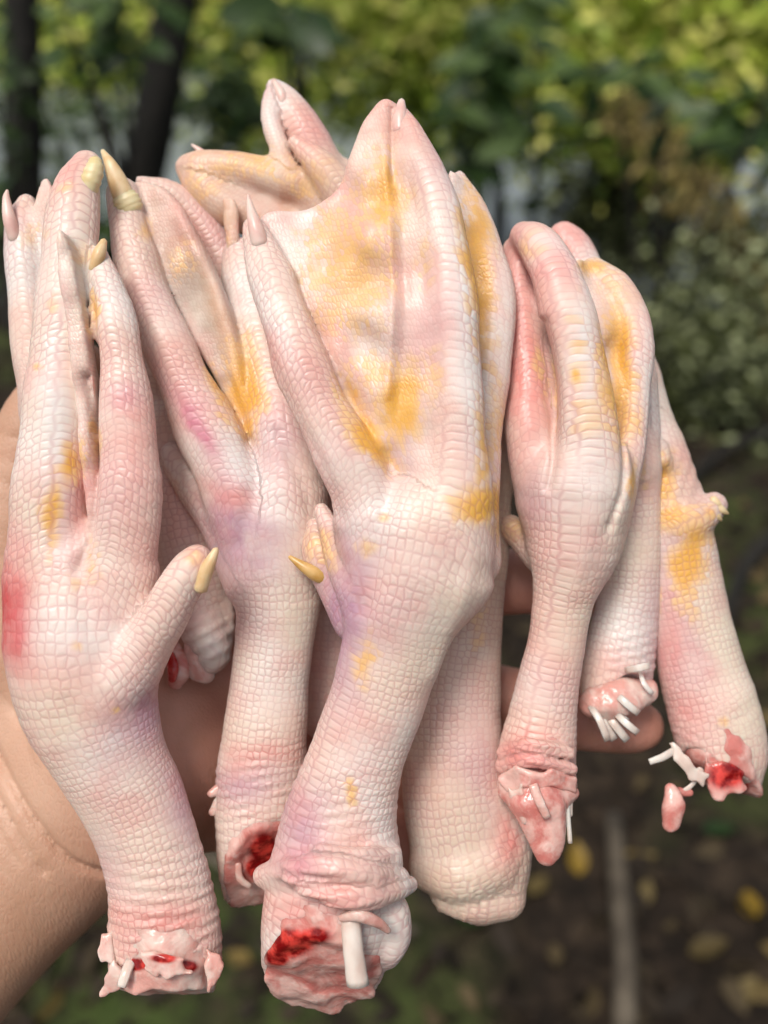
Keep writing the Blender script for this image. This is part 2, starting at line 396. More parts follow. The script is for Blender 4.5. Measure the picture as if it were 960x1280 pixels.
def foot(label, prims, base_px, h, blobs=(), yellow=(), raws=(), base='base', lump=.02, fl=.006):
    base_l = J(*base_px); bw = world(base_l)
    t = thing('duck_foot', label, 'duck foot', bw, GROUP)
    V, F = solid(prims, h, lump, 2.2, fl)
    o = link_mesh('skin', world(V)-bw, F, M_SKIN, t); me = o.data
    X, Y, Z = V.T
    slots = []
    for grp in (0, 1):
        best = np.full(len(V), 9.0); u = np.zeros(len(V)); v = np.zeros(len(V)); fi = np.zeros(len(V)); ji = np.full(len(V), .62)
        for i, p in enumerate(prims):
            if isinstance(p, (Plane, Wrinkle, Crease)) or getattr(p, 'sub', False): continue
            if (1 if (isinstance(p, Tube) and i > 0) else 0) != grp: continue
            d, a, b, f, jt = p.uv(X, Y, Z); q = d < best
            best[q] = d[q]; u[q] = a[q]; v[q] = b[q]; fi[q] = f[q]; ji[q] = jt[q]
        slots.append((best, u, v, fi, ji))
    (d1, u1, v1, f1, j1), (d2, u2, v2, f2, j2) = slots
    attr_f(me, 'suv_jitter', j1); attr_f(me, 'suv_toe_jitter', j2)
    wt_ = np.clip(.5+(d1-d2)/.36, 0, 1)
    attr_v(me, 'suv', np.stack([u1, v1, 0*u1], 1)); attr_v(me, 'suv_toe', np.stack([u2, v2, 0*u1], 1)); attr_f(me, 'toe_part', wt_); fi_all = f1*(1-wt_)+f2*wt_; attr_f(me, 'fine', fi_all)
    px = 480+X*FPX/(D0+Y); py = 640-Z*FPX/(D0+Y)
    wx = 9*wob(X, Y, Z, 2.5); wy = 9*wob(Z, X, Y, 2.5)
    def g(x, y, rx, ry, rot=0):
        c, s = math.cos(math.radians(rot)), math.sin(math.radians(rot)); dx, dy = px+wx-x, py+wy-y
        return np.exp(-((dx*c+dy*s)/rx)**2-((-dx*s+dy*c)/ry)**2)
    col = np.tile(np.array(PIG[base]), (len(V), 1))
    k = np.clip(.3+.7*wob(X, Y, Z, 1.3), 0, 1)[:, None]*.45; col = col*(1-k)+np.array(PIG['cream'])*k
    k = np.clip(wob(Y, Z, X, 1.7), 0, 1)[:, None]*.40; col = col*(1-k)+np.array(PIG['pink'])*k
    k = np.clip(wob(Z, X, Y, 1.15)-.25, 0, 1)[:, None]*.45*(1-fi_all)[:, None]; col = col*(1-k)+np.array(PIG['purple'])*k
    k = np.clip(wob(X, Z, Y, 1.45)-.2, 0, 1)[:, None]*.75; col = col*(1-k)+np.array(PIG['white'])*k
    for bl in blobs:
        k = (np.clip(g(*bl[:4], bl[6] if len(bl) > 6 else 0)*bl[5]*1.25, 0, .95))[:, None]; col = col*(1-k)+np.array(PIG[bl[4]])*k
    attr_c(me, 'pigment', col)
    ye = np.zeros(len(V))
    for b in yellow: ye = np.maximum(ye, b[4]*g(*b[:4], b[5] if len(b) > 5 else 0))
    attr_f(me, 'yellow', ye)
    ra = np.zeros(len(V))
    for b in raws: ra = np.maximum(ra, b[4]*g(*b[:4]))
    attr_f(me, 'raw', ra)
    t['_b'] = 0; del t['_b']
    return t, bw
def sweep(name, pts, material, t, bw, flat=1.0, sides=12, ribs=0.0, n=5, tip=True, label=None, jit=None):
    """a tapered horn, tendon or strip along joints (px, py, depth, radius px)"""
    C = np.array([(*J(p[0], p[1], p[2]), p[3]/FPX*(D0+p[2])) for p in pts]); C = catmull(C, n) if len(C) > 2 else np.array([C[0]+(C[1]-C[0])*q for q in np.linspace(0, 1, 6)])
    P = C[:, :3]; r = np.maximum(C[:, 3]*(.84 if name == 'claw' else 1), .012); V = []; F = []
    T = np.gradient(P, axis=0); T /= np.linalg.norm(T, axis=1)[:, None]+1e-9
    if tip:
        P = np.vstack([P, P[-1]+T[-1]*r[-1]*.6]); T = np.vstack([T, T[-1]]); r = np.append(r, r[-1]*.35)
        P = np.vstack([P[0]-T[0]*r[0]*.5, P]); T = np.vstack([T[0], T]); r = np.insert(r, 0, r[0]*.5)
    for i in range(len(P)):
        s_ = np.cross(T[i], (0, 1, 0)); s_ /= np.linalg.norm(s_)+1e-9; f = np.cross(s_, T[i])
        rr = r[i]*(1+ribs*math.sin(i*2.1))
        for k in range(sides):
            a = 2*math.pi*k/sides; V.append(P[i]+rr*(math.cos(a)*s_+math.sin(a)*f*flat))
    for i in range(len(P)-1):
        for k in range(sides):
            a, b = i*sides+k, i*sides+(k+1) % sides; F.append((a, b, b+sides, a+sides))
    F.append(tuple(range(sides))[::-1]); F.append(tuple(range((len(P)-1)*sides, len(P)*sides)))
    V = np.array(V); jit = jit if jit is not None else (.005 if name.startswith(('claw', 'finger')) else .022); V = V+jit*np.stack([wob(*V.T, 6), wob(*V.T[[1, 2, 0]], 6), wob(*V.T[[2, 0, 1]], 6)], 1)*min(1, r.max()*3)
    o = link_mesh(name, world(V)-bw, F, material, t)
    if label: o['label'] = label
    return o
def blob(name, prims, material, t, bw, h=.06, lump=.05, fl=.02, label=None, blood=()):
    V, F = solid(prims, h, lump, 4.0, fl)
    o = link_mesh(name, world(V)-bw, F, material, t)
    px = 480+V[:, 0]*FPX/(D0+V[:, 1]); py = 640-V[:, 2]*FPX/(D0+V[:, 1]); bl = np.zeros(len(V))
    for x, y, rx, ry in blood: bl = np.maximum(bl, np.exp(-((px-x)/rx)**2-((py-y)/ry)**2))
    attr_f(o.data, 'blood', bl)
    if label: o['label'] = label
    return o
def ragged(name, outline, material, t, bw, th=.035, jag=5, label=None, blood=(), h=.035):
    """a torn flap: outline points (px, py, depth) with a frayed edge"""
    pts = []
    for i, p in enumerate(outline):
        q = outline[(i+1) % len(outline)]
        for u in (0, .33, .66): pts.append((p[0]+(q[0]-p[0])*u+random.uniform(-jag, jag), p[1]+(q[1]-p[1])*u+random.uniform(-jag, jag), p[2]+(q[2]-p[2])*u+random.uniform(-.04, .04)))
    return blob(name, [Web(pts, th, k=.05)], material, t, bw, h, .02, .012, label, blood)
def cap(name, pts, plane, material, t, bw, scale=.9, out=.05, flat=.85, label=None, blood=(), lump=.035):
    """the cut face: flesh filling the skin sleeve, cut by the same plane"""
    nn = np.array(plane[1], float)/np.linalg.norm(plane[1]); pl = Plane(plane[0], plane[1], .06); pl.p = pl.p+nn*out
    return blob(name, [Tube([(x, y, d, r*scale) for x, y, d, r in pts], flat, .1), pl], material, t, bw, .05, lump, .02, label, blood)
# ------------------------------------------------------------------ the duck feet
H1, H2 = .070, .085
TOE = dict(cell=(.165, .175), w0=.14, knuckle=.045)
SHK = dict(cell=(.17, .175), w0=.0875, shear=.0)

# --- foot at the left front
A = [Tube([(204, 1245, .6, 66), (206, 1175, .5, 71), (199, 1105, .45, 64), (184, 1050, .4, 63), (165, 1000, .35, 66), (134, 940, .2, 72), (108, 870, .1, 88), (98, 800, 0, 92), (100, 730, .1, 84)], 0.64, .3, dors=-.5, **SHK),
     Tube([(80, 800, .1, 72), (62, 700, -.1, 55), (62, 600, -.2, 46), (69, 500, -.2, 40), (77, 400, -.1, 36), (88, 300, .1, 35), (95, 238, .4, 30), (108, 208, .8, 20)], 0.68, .22, dors=-.5, knuckle=.04, plates=.9, cell=(.19, .20), w0=.26),
     Tube([(125, 800, .1, 72), (150, 690, -.3, 49), (160, 600, -.5, 42), (157, 520, -.5, 36), (151, 450, -.45, 30), (142, 400, -.4, 28), (129, 345, -.25, 21), (123, 322, -.1, 15)], 0.68, .22, dors=.1, **TOE),
     Web([(112, 690, -.6), (100, 560, -.75), (88, 440, -.85), (74, 345, -.92), (70, 300, -.95), (74, 286, -.95), (90, 318, -.88), (104, 400, -.80), (118, 500, -.7), (124, 600, -.62), (120, 680, -.6)], .06, k=.05, back=.3),
     Crease([(108, 470), (116, 540), (120, 610), (112, 670), (97, 712)], -.75, .15, .07, .6), Crease([(112, 350), (118, 420), (121, 480), (118, 540)], -.7, .14, .05, .6), Crease([(97, 705), (110, 780), (140, 860)], -.9, .09, .22, .9), Crease([(40, 690), (60, 780), (80, 860)], -.9, -.05, .18, .9), Crease([(168, 822), (190, 860), (205, 900)], -.9, .10, .14, .9), Crease([(168, 805), (195, 750), (203, 700)], -.9, .12, .07, .5),
     Web([(98, 212, .5), (122, 236, .5), (119, 300, .4), (104, 400, .2), (88, 420, .2), (88, 300, .3)], .08, k=.1),
     Tube([(75, 640, 1.5, 30), (48, 480, 1.4, 27), (34, 360, 1.4, 25), (28, 285, 1.5, 22), (33, 256, 1.7, 15)], .9, .15, **TOE),
     Web([(45, 620, 1.3), (30, 400, 1.3), (48, 240, 1.5), (66, 250, 1.2), (70, 450, 1.0), (70, 600, .8)], .09, k=.12),
     Tube([(140, 860, -.1, 50), (178, 815, -.5, 34), (208, 764, -.85, 29), (234, 718, -1.0, 26), (246, 700, -1, 20)], .95, .22, dors=.2, cell=(.16, .18), w0=.2),
     Wrinkle((205, 1150, -.6), 85, (0, 1), .30, .05), Wrinkle((210, 1195, -.6), 75, (.3, 1), .22, .05),
     Plane((205, 1222, 0), (0, -.45, -.9), .1),
     Tube([(207, 1262, .0, 56), (207, 1226, .1, 54)], .75, .08, sub=True)]
tA, bA = foot('duck foot at the far left edge with bright red bruise on its side', A, (205, 1245, .6), H1,
  blobs=[(72, 480, 20, 130, 'white', .7, 5), (40, 640, 18, 80, 'cream', .8), (8, 740, 34, 80, 'blush', .8), (14, 775, 22, 44, 'red', 1.4), (6, 770, 30, 50, 'red', .9), (60, 560, 30, 70, 'white', .5), (95, 790, 60, 40, 'white', .6), (190, 900, 55, 40, 'purple', .7), (230, 1000, 30, 70, 'purple', .55, -20),
         (100, 620, 14, 60, 'blush', .6), (160, 560, 40, 60, 'pink', .3), (150, 500, 20, 20, 'magenta', .35), (70, 900, 50, 50, 'cream', .6), (130, 960, 40, 40, 'white', .4), (205, 1150, 60, 25, 'blush', .7), (190, 1190, 50, 25, 'blush', .5),
         (85, 215, 25, 30, 'pink', .5), (100, 420, 16, 110, 'cream', .5), (240, 700, 20, 20, 'peach', .6), (270, 1080, 30, 60, 'white', .5)],
  yellow=[(82, 580, 16, 30, .95), (64, 640, 14, 50, .95), (95, 730, 20, 16, .45), (112, 545, 10, 40, .5), (120, 395, 8, 30, .8), (50, 455, 10, 6, .7), (70, 380, 12, 12, .4), (95, 808, 10, 10, .6), (140, 880, 6, 6, .7), (240, 700, 16, 14, .4), (105, 320, 20, 30, .35), (85, 235, 14, 10, .3), (45, 290, 18, 20, .35), (120, 700, 14, 30, .5)],
  raws=[(205, 1160, 50, 22, .9), (190, 1195, 40, 20, .8), (10, 770, 30, 40, .9)])
cap('cut_flesh', [(207, 1270, .6, 70), (207, 1180, .5, 70), (205, 1140, .45, 60)], ((205, 1222, 0), (0, -.45, -.9)), M_PALE, tA, bA, .86, .26, .8, blood=((170, 1206, 18, 8), (232, 1208, 16, 8)), lump=.07)
ragged('torn_skin', [(142, 1165, .1), (128, 1172, .0), (126, 1195, -.05), (140, 1205, -.1)], M_PALE, tA, bA, .05, 3)
ragged('torn_skin', [(142, 1200, -.2), (132, 1222, -.2), (127, 1245, -.15), (140, 1240, -.2), (160, 1222, -.3)], M_PALE, tA, bA, .04, 3)
ragged('torn_skin', [(262, 1190, .0), (276, 1200, -.05), (274, 1225, -.05), (262, 1238, -.1), (256, 1215, -.1)], M_PALE, tA, bA, .05, 4)
ragged('torn_skin', [(180, 1196, -.5), (225, 1198, -.55), (240, 1215, -.5), (205, 1222, -.55), (185, 1212, -.5)], M_PALE, tA, bA, .05, 5, blood=((205, 1198, 16, 6),))
sweep('tendon', [(164, 1200, -.2, 7), (158, 1216, -.45, 7), (152, 1234, -.55, 6)], M_TENDON, tA, bA, .4, 8, tip=False)
sweep('tendon', [(200, 1205, -.1, 10), (192, 1218, -.2, 11), (186, 1230, -.25, 9)], M_PALE, tA, bA, .6)
sweep('claw', [(250, 736, -1.2, 11), (258, 713, -1.3, 11), (265, 698, -1.33, 8), (270, 687, -1.3, 5)], M_CLAWY, tA, bA)
sweep('claw', [(108, 246, .3, 12), (113, 228, .2, 15), (118, 212, .2, 14), (119, 200, .25, 9)], M_CLAWR, tA, bA, .8, 14, .06, label='pale ribbed claw')
sweep('claw', [(118, 338, -.3, 9), (124, 318, -.38, 10), (130, 301, -.3, 5)], M_CLAWY, tA, bA)
sweep('claw', [(20, 300, 1.2, 11), (12, 275, 1.05, 10), (8, 250, 1.05, 6), (9, 238, 1.1, 2)], M_CLAWP, tA, bA)

# --- foot second from the left
B = [Tube([(322, 1120, 1.6, 44), (322, 1060, 1.5, 52), (327, 990, 1.5, 58), (331, 920, 1.4, 53), (338, 850, 1.35, 49), (345, 790, 1.3, 50), (348, 730, 1.2, 55), (342, 670, 1.2, 60)], 0.72, .3, dors=.6, **SHK),
     Tube([(338, 710, 1.2, 54), (308, 630, 1.0, 49), (276, 570, .9, 43), (248, 515, .9, 38), (222, 460, .9, 33), (197, 400, 1.0, 31), (178, 350, 1.1, 29), (162, 295, 1.2, 26), (153, 242, 1.4, 20)], 0.68, .3, dors=.2, **TOE),
     Tube([(350, 700, 1.2, 60), (355, 600, 1.1, 52), (350, 520, 1.3, 46), (330, 440, 1.7, 40), (312, 370, 2.1, 32), (300, 320, 2.4, 24)], 0.72, .2, **TOE),
     Web([(318, 570, 1.3), (275, 480, 1.4), (230, 400, 1.4), (192, 310, 1.45), (170, 250, 1.5), (172, 228, 1.6), (212, 240, 1.4), (245, 290, 1.3), (275, 355, 1.3), (300, 430, 1.3), (318, 500, 1.3)], .09, ctrl=[(250, 400, 1.25), (230, 330, 1.2), (280, 470, 1.25)], pleats=[(((210, 250), (255, 335), (280, 420), (300, 520)), .2, .22)], k=.06, back=.2),
     Tube([(176, 226, 2.6, 8), (215, 243, 2.8, 16), (252, 280, 2.9, 20), (282, 335, 2.9, 20), (302, 400, 2.8, 20)], .8, .1, **TOE),
     Tube([(320, 720, 1.4, 44), (282, 660, 1.45, 30), (250, 615, 1.6, 26), (226, 582, 1.75, 22), (216, 568, 1.8, 16)], .9, .2, cell=(.16, .18), w0=.2),
     Crease([(284, 470), (298, 510), (313, 556)], .8, .08, .09, .7), Crease([(312, 552), (318, 610), (300, 680)], .5, .10, .2, 1.0), Crease([(345, 540), (375, 600), (390, 660)], .5, .06, .12, 1.0), Wrinkle((325, 960, 1.0), 60, (.1, 1), .22, .035), Wrinkle((310, 1010, 1.0), 60, (.3, 1), .26, .04),
     Plane((325, 1038, .82), (.32, -.8, -.5), .08)]
tB, bB = foot('duck foot second from the left, its yellow-clawed toe leaning up left', B, (322, 1100, 1.5), H1,
  blobs=[(310, 590, 16, 60, 'white', .8, -28), (290, 650, 40, 60, 'purple', .75), (320, 690, 40, 50, 'purple', .5), (248, 530, 14, 50, 'magenta', .9, -30), (330, 600, 25, 60, 'white', .7, -25), (345, 550, 25, 50, 'purple', .35), (340, 830, 40, 70, 'white', .5), (375, 780, 25, 60, 'cream', .7), (215, 420, 30, 60, 'pink', .35, -25), (300, 620, 18, 16, 'blush', .5),
         (252, 380, 22, 110, 'grey', .95, -22), (225, 300, 28, 50, 'grey', .8, -30), (215, 270, 40, 30, 'tan', .7), (275, 400, 14, 70, 'peach', .6, -15), (300, 980, 50, 30, 'purple', .5), (330, 945, 50, 18, 'blush', .45), (250, 280, 40, 50, 'pink', .35), (280, 620, 40, 20, 'pink', .4)],
  yellow=[(268, 490, 12, 34, .75, -25), (303, 480, 24, 50, 1.1), (310, 530, 10, 22, .9), (182, 285, 9, 20, .6), (300, 440, 20, 30, .6), (235, 330, 25, 40, .35)],
  raws=[(330, 945, 60, 20, .7), (290, 985, 30, 25, .5), (340, 1040, 30, 40, .8)])
cap('cut_flesh', [(322, 1130, 1.6, 44), (322, 1060, 1.5, 52), (327, 1000, 1.5, 50)], ((325, 1038, .82), (.32, -.8, -.5)), M_PINK, tB, bB, .88, .03, .9, blood=((330, 1062, 20, 24), (318, 1085, 12, 14)), lump=.02)
sweep('tendon', [(312, 1108, 1.3, 4), (300, 1098, 1.2, 5), (298, 1080, 1.1, 4)], M_PALE, tB, bB, .6)
blob('torn_skin', [Tube([(276, 985, 1.3, 8), (264, 992, 1.2, 5)], .7, .1), Tube([(274, 1005, 1.3, 9), (266, 1015, 1.25, 5)], .7, .1)], M_PALE, tB, bB, .04, .01, .01)
sweep('claw', [(159, 256, 1.15, 17), (152, 240, 1.1, 16), (145, 222, 1.05, 14), (137, 204, 1.0, 9), (128, 188, 1.1, 3)], M_CLAWY, tB, bB, .7, 14, .0)
sweep('claw_collar', [(163, 262, 1.2, 17), (158, 252, 1.15, 17.5), (154, 245, 1.15, 15)], M_CLAWR, tB, bB, .7, 14, .05)

# --- big foot in the middle
C = [Tube([(398, 1245, .3, 72), (408, 1170, .2, 82), (419, 1100, .1, 85), (425, 1025, 0, 70), (444, 950, -.1, 60), (470, 880, -.2, 60), (493, 800, -.3, 65), (510, 735, -.4, 78), (524, 670, -.4, 86)], 0.68, .3, dors=.8, plates=.7, shear=.0, cell=(.175, .175), w0=.24),
     Tube([(500, 720, -.3, 68), (464, 625, -.55, 51), (430, 560, -.75, 40), (396, 500, -.8, 37), (372, 440, -.75, 36), (354, 390, -.65, 34), (337, 345, -.5, 29), (323, 302, -.3, 21), (317, 285, -.2, 15)], 0.68, .25, dors=-.1, **TOE),
     Tube([(545, 710, -.4, 74), (568, 625, -.7, 48), (572, 540, -.9, 34), (569, 450, -.95, 32), (565, 380, -.95, 32), (555, 300, -.85, 30), (538, 230, -.6, 26), (516, 178, -.3, 20), (502, 144, -.1, 12)], 0.75, .35, dors=.25, knuckle=.035, plates=1.0, cell=(.20, .20), w0=.30),
     Web([(485, 610, -.6), (430, 510, -.4), (384, 420, -.35), (340, 330, -.15), (328, 272, .05), (380, 266, .15), (422, 240, .0), (440, 190, -.15), (466, 142, -.2), (490, 132, -.2), (535, 205, -.6), (554, 300, -1.0), (564, 400, -1.1), (566, 500, -1.1), (550, 600, -1.0)], .12,
         ctrl=[(470, 230, -.5), (480, 300, -.85), (440, 350, -.55), (485, 400, -1.0), (440, 430, -.6), (480, 490, -.85), (490, 560, -.8), (400, 330, -.25)],
         pleats=[(((478, 190), (487, 300), (490, 400), (484, 500)), .10, .09), (((494, 190), (502, 300), (505, 420), (496, 520)), -.05, .09), (((450, 200), (445, 300), (450, 400)), .06, .4)], k=.07, cell=(.085, .15), back=.22),
     Tube([(470, 220, .05, 26), (477, 170, -.1, 20), (484, 140, -.1, 12)], .6, .3, cell=(.1, .14), w0=.1, fine=.7),
     Crease([(372, 350), (400, 420), (440, 500), (470, 552), (489, 578)], -.75, .07, .08, .6), Crease([(478, 530), (486, 562), (489, 590)], -1.1, .06, .10, .6), Crease([(489, 570), (484, 630), (470, 700), (455, 760)], -1.2, .12, .24, 1.0), Crease([(300, 330), (330, 420), (375, 520), (415, 600), (430, 650)], -.4, .06, .10, .8), Crease([(560, 640), (590, 690), (575, 760), (545, 850)], -1.2, -.05, .2, 1.0), Crease([(490, 130), (490, 180), (492, 230)], -.5, .14, .05, .6),
     Tube([(590, 700, .2, 36), (598, 600, .4, 26), (608, 500, .65, 24), (622, 400, .85, 24), (612, 330, 1.0, 24), (592, 265, 1.05, 18), (574, 222, 1.0, 9)], 0.72, .2, dors=.5, **TOE),
     Web([(592, 620, .2), (580, 400, .4), (565, 260, .6), (562, 215, .8), (585, 245, .9), (615, 320, .9), (630, 400, .8), (612, 560, .4)], .08, ctrl=[(600, 400, .75), (590, 320, .8)], k=.1),
     Tube([(475, 800, -.4, 36), (445, 740, -.4, 25), (420, 682, -.2, 19), (402, 638, .0, 10)], .9, .12, cell=(.14, .16), w0=.12),
     Tube([(445, 775, .3, 30), (418, 725, .35, 26), (400, 690, .4, 24), (395, 660, .5, 14)], .9, .12, cell=(.13, .15), w0=.15),
     Tube([(330, 1095, .1, 14), (390, 1082, -1.3, 15), (450, 1090, -1.35, 15), (497, 1096, -.5, 13)], .9, .2), 
     Tube([(380, 1110, -1.25, 10), (440, 1122, -1.4, 17), (490, 1112, -.8, 15), (512, 1106, -.3, 10)], .9, .15), 
     Tube([(400, 1062, -1.05, 9), (450, 1070, -1.15, 12), (492, 1068, -.5, 11)], .9, .2),
     Tube([(370, 1094, -1.0, 16), (410, 1096, -1.1, 18), (460, 1098, -1.1, 17)], .9, .2),
     Tube([(490, 1140, -.2, 22), (494, 1170, -.1, 20), (480, 1195, 0, 20)], .9, .15),
     Wrinkle((420, 1040, -.9), 90, (.1, 1), .26, .035), Wrinkle((400, 1130, -1.0), 70, (.2, 1), .3, .04), Wrinkle((500, 640, -1.2), 60, (1, .3), .2, .012),
     Plane((395, 1150, -1.35), (-.05, -.78, -.62), .12)]
tC, bC = foot('largest duck foot in the middle front with fully spread orange-blotched web', C, (398, 1245, .3), H1,
  blobs=[(455, 350, 50, 120, 'peach', .55, -10), (490, 520, 30, 40, 'peach', .5), (582, 380, 16, 150, 'white', .75, -4), (350, 420, 14, 90, 'white', .5, -25), (425, 780, 30, 90, 'purple', .85), (440, 700, 40, 50, 'purple', .5), (375, 1020, 40, 50, 'purple', .6), (370, 1075, 50, 25, 'magenta', .35), (520, 830, 50, 60, 'cream', .6, 25), (560, 760, 40, 60, 'cream', .6), (590, 480, 20, 130, 'white', .5), (470, 640, 35, 40, 'white', .8), (500, 560, 20, 40, 'purple', .3), (470, 1030, 30, 40, 'white', .5), (380, 470, 40, 50, 'pink', .3), (415, 500, 20, 60, 'blush', .3, -30),
         (470, 420, 30, 50, 'white', .45), (430, 440, 12, 60, 'blush', .45, -28), (540, 420, 30, 60, 'magenta', .25), (505, 160, 30, 30, 'pink', .3), (560, 240, 30, 60, 'white', .35), (440, 250, 40, 50, 'pink', .45), (400, 680, 20, 25, 'brown', .9), (540, 640, 60, 40, 'cream', .4), (380, 1140, 60, 25, 'pink', .6), (480, 1170, 40, 30, 'white', .6), (480, 200, 50, 60, 'peach', .35), (640, 400, 16, 80, 'white', .6)],
  yellow=[(440, 330, 60, 90, .72), (478, 240, 28, 60, .9), (500, 505, 28, 50, 1.2, 15), (462, 545, 20, 44, 1.1, -35), (440, 490, 14, 30, .75, -30), (596, 570, 10, 70, .8), (600, 632, 42, 26, 1.1), (622, 640, 10, 40, .9), (455, 820, 14, 34, .72), (443, 1000, 9, 16, .75), (545, 470, 26, 36, .55), (600, 340, 20, 130, 1.1, -6), (470, 460, 40, 30, .6), (460, 680, 16, 14, .5), (400, 690, 18, 30, .5), (535, 330, 16, 50, .45), (610, 540, 14, 60, .6), (470, 640, 10, 10, .4), (380, 290, 30, 18, .35), (520, 500, 30, 20, .5)],
  raws=[(380, 1130, 60, 20, .8), (360, 1100, 40, 20, .4), (330, 1180, 25, 40, .5)])
cap('cut_flesh', [(398, 1260, .3, 72), (408, 1170, .2, 82), (415, 1120, .1, 74)], ((395, 1150, -1.35), (-.05, -.78, -.62)), M_PINK, tC, bC, .93, .06, .85, blood=((364, 1178, 30, 18), (392, 1170, 22, 11), (346, 1196, 14, 12)), lump=.06)
sweep('tendon', [(438, 1145, -1.15, 12), (442, 1190, -1.2, 13), (447, 1230, -1.15, 14)], M_TENDON, tC, bC, .7, 16, tip=False, label='thick white tendon stump hanging straight down')
sweep('tendon', [(426, 1148, -1.25, 5), (448, 1144, -1.38, 8), (470, 1152, -1.25, 7), (486, 1164, -1.0, 4)], M_PALE, tC, bC, .8, 12)
sweep('claw', [(325, 306, -.5, 13), (320, 286, -.55, 12), (314, 264, -.5, 7), (310, 244, -.4, 2)], M_CLAWP, tC, bC)
sweep('claw', [(416, 724, .2, 13), (397, 718, .08, 12), (379, 708, .02, 8), (362, 696, .05, 3)], M_CLAWO, tC, bC, .9, label='amber hooked claw')
sweep('claw', [(500, 166, -.25, 12), (500, 146, -.18, 12), (502, 126, -.1, 5)], M_CLAWP, tC, bC)
sweep('claw', [(478, 166, -.2, 10), (482, 146, -.15, 10), (487, 128, -.1, 4)], M_CLAWP, tC, bC)

# --- foot tucked behind the middle one, end folded over
Dp = [Tube([(600, 560, 2.4, 40), (592, 660, 2.3, 46), (578, 760, 2.2, 52), (566, 860, 2.1, 60), (566, 940, 2.0, 63), (571, 1010, 1.9, 66), (580, 1065, 1.85, 64)], 0.68, .3, dors=-.4, **SHK),
      Tube([(610, 1010, 2.0, 44), (624, 1065, 1.9, 42), (618, 1105, 1.9, 38), (600, 1120, 1.8, 36)], .9, .3, **SHK),
      Tube([(540, 1085, 1.7, 30), (575, 1095, 1.3, 32), (610, 1080, 1.4, 34)], .8, .25, **SHK),
      Tube([(560, 1122, 1.6, 20), (595, 1128, 1.5, 26), (630, 1122, 1.7, 28)], .9, .12, **SHK),
      Tube([(535, 1112, .6, 7), (570, 1112, .55, 8), (600, 1108, .6, 6)], 1, .12, sub=True),
      Tube([(600, 580, 2.4, 40), (602, 450, 2.7, 34), (590, 330, 3.0, 28), (575, 260, 3.2, 18)], .8, .2, **TOE),
      Tube([(605, 600, 2.5, 40), (560, 450, 3.0, 30), (520, 340, 3.3, 24)], .8, .2, **TOE),
      Web([(600, 560, 2.5), (560, 450, 2.9), (530, 350, 3.2), (575, 280, 3.2), (600, 420, 2.8)], .08),
      Wrinkle((575, 1125, 1.0), 50, (1, .2), .2, .05), Wrinkle((630, 1060, 1.2), 50, (1, .4), .3, .02)]
tD, bD = foot('tan duck foot behind the middle one, its lower end folded shut', Dp, (580, 1120, 1.85), H2, base='tan',
  blobs=[(580, 900, 40, 120, 'base', .5), (600, 960, 30, 80, 'purple', .3), (640, 1045, 22, 34, 'pink', .85), (560, 1040, 40, 60, 'tan', .6), (600, 1130, 40, 20, 'cream', .6), (585, 1060, 40, 50, 'cream', .3)],
  yellow=[(600, 760, 14, 60, .4), (615, 720, 10, 30, .4)], raws=[(645, 1045, 18, 26, .7)])

# --- foot right of the middle
E = [Tube([(676, 1010, 1.3, 46), (671, 950, 1.25, 49), (680, 880, 1.2, 42), (694, 810, 1.1, 37), (704, 745, 1.0, 39), (718, 680, .9, 56), (722, 610, .8, 68)], 0.72, .25, dors=.3, plates=.8, shear=.0, cell=(.18, .175), w0=.26),
     Tube([(720, 680, 1.0, 50), (738, 575, .45, 47), (730, 505, .35, 40), (722, 450, .32, 37), (711, 400, .35, 35), (695, 345, .55, 32), (674, 309, 1.0, 27), (655, 294, 1.5, 18)], 0.72, .35, dors=.2, knuckle=.035, plates=1.0, cell=(.17, .22), w0=.34),
     Tube([(745, 670, 1.1, 34), (785, 580, .9, 19), (795, 490, 1.0, 18), (796, 415, 1.1, 20), (774, 366, 1.4, 21), (742, 338, 1.8, 17)], 0.76, .25, dors=.4, **TOE),
     Tube([(700, 680, 1.2, 40), (664, 570, 1.0, 30), (659, 470, 1.3, 24), (652, 380, 1.6, 21), (645, 312, 1.9, 16)], .95, .25, **TOE),
     Web([(772, 620, .9), (757, 500, .9), (745, 420, .9), (715, 335, 1.2), (742, 332, 1.6), (788, 385, 1.2), (800, 480, 1.0), (788, 580, .9)], .08, ctrl=[(770, 440, 1.2), (770, 520, 1.1)], k=.15),
     Web([(690, 600, 1.0), (665, 420, 1.5), (645, 320, 1.9), (668, 300, 1.5), (700, 400, .9), (706, 550, .9)], .08, ctrl=[(680, 430, 1.5)], k=.1),
     Tube([(690, 700, 1.4, 30), (655, 672, 1.8, 20), (638, 660, 2.0, 17)], .9, .15, cell=(.13, .15), w0=.15),
     Tube([(628, 940, 1.0, 8), (665, 930, .35, 9), (712, 942, .6, 8)], .9, .15), Tube([(626, 958, 1.0, 8), (665, 950, .32, 10), (716, 962, .6, 8)], .9, .15),
     Crease([(682, 400), (698, 480), (695, 560), (686, 610)], .1, .2, .08, .8), Tube([(692, 640, 1.2, 22), (682, 500, 1.35, 24), (664, 380, 1.7, 22)], .8, .15, **TOE), Crease([(765, 440), (775, 520), (778, 600), (760, 660)], .2, .14, .08, .7), Crease([(745, 620), (735, 680), (720, 740)], .1, -.04, .2, 1.0), Wrinkle((675, 925, .5), 60, (-.2, 1), .2, .04), Plane((675, 985, .55), (.05, -.6, -.78), .1),
     Tube([(675, 1015, .75, 38), (673, 985, .8, 36)], 1, .08, sub=True)]
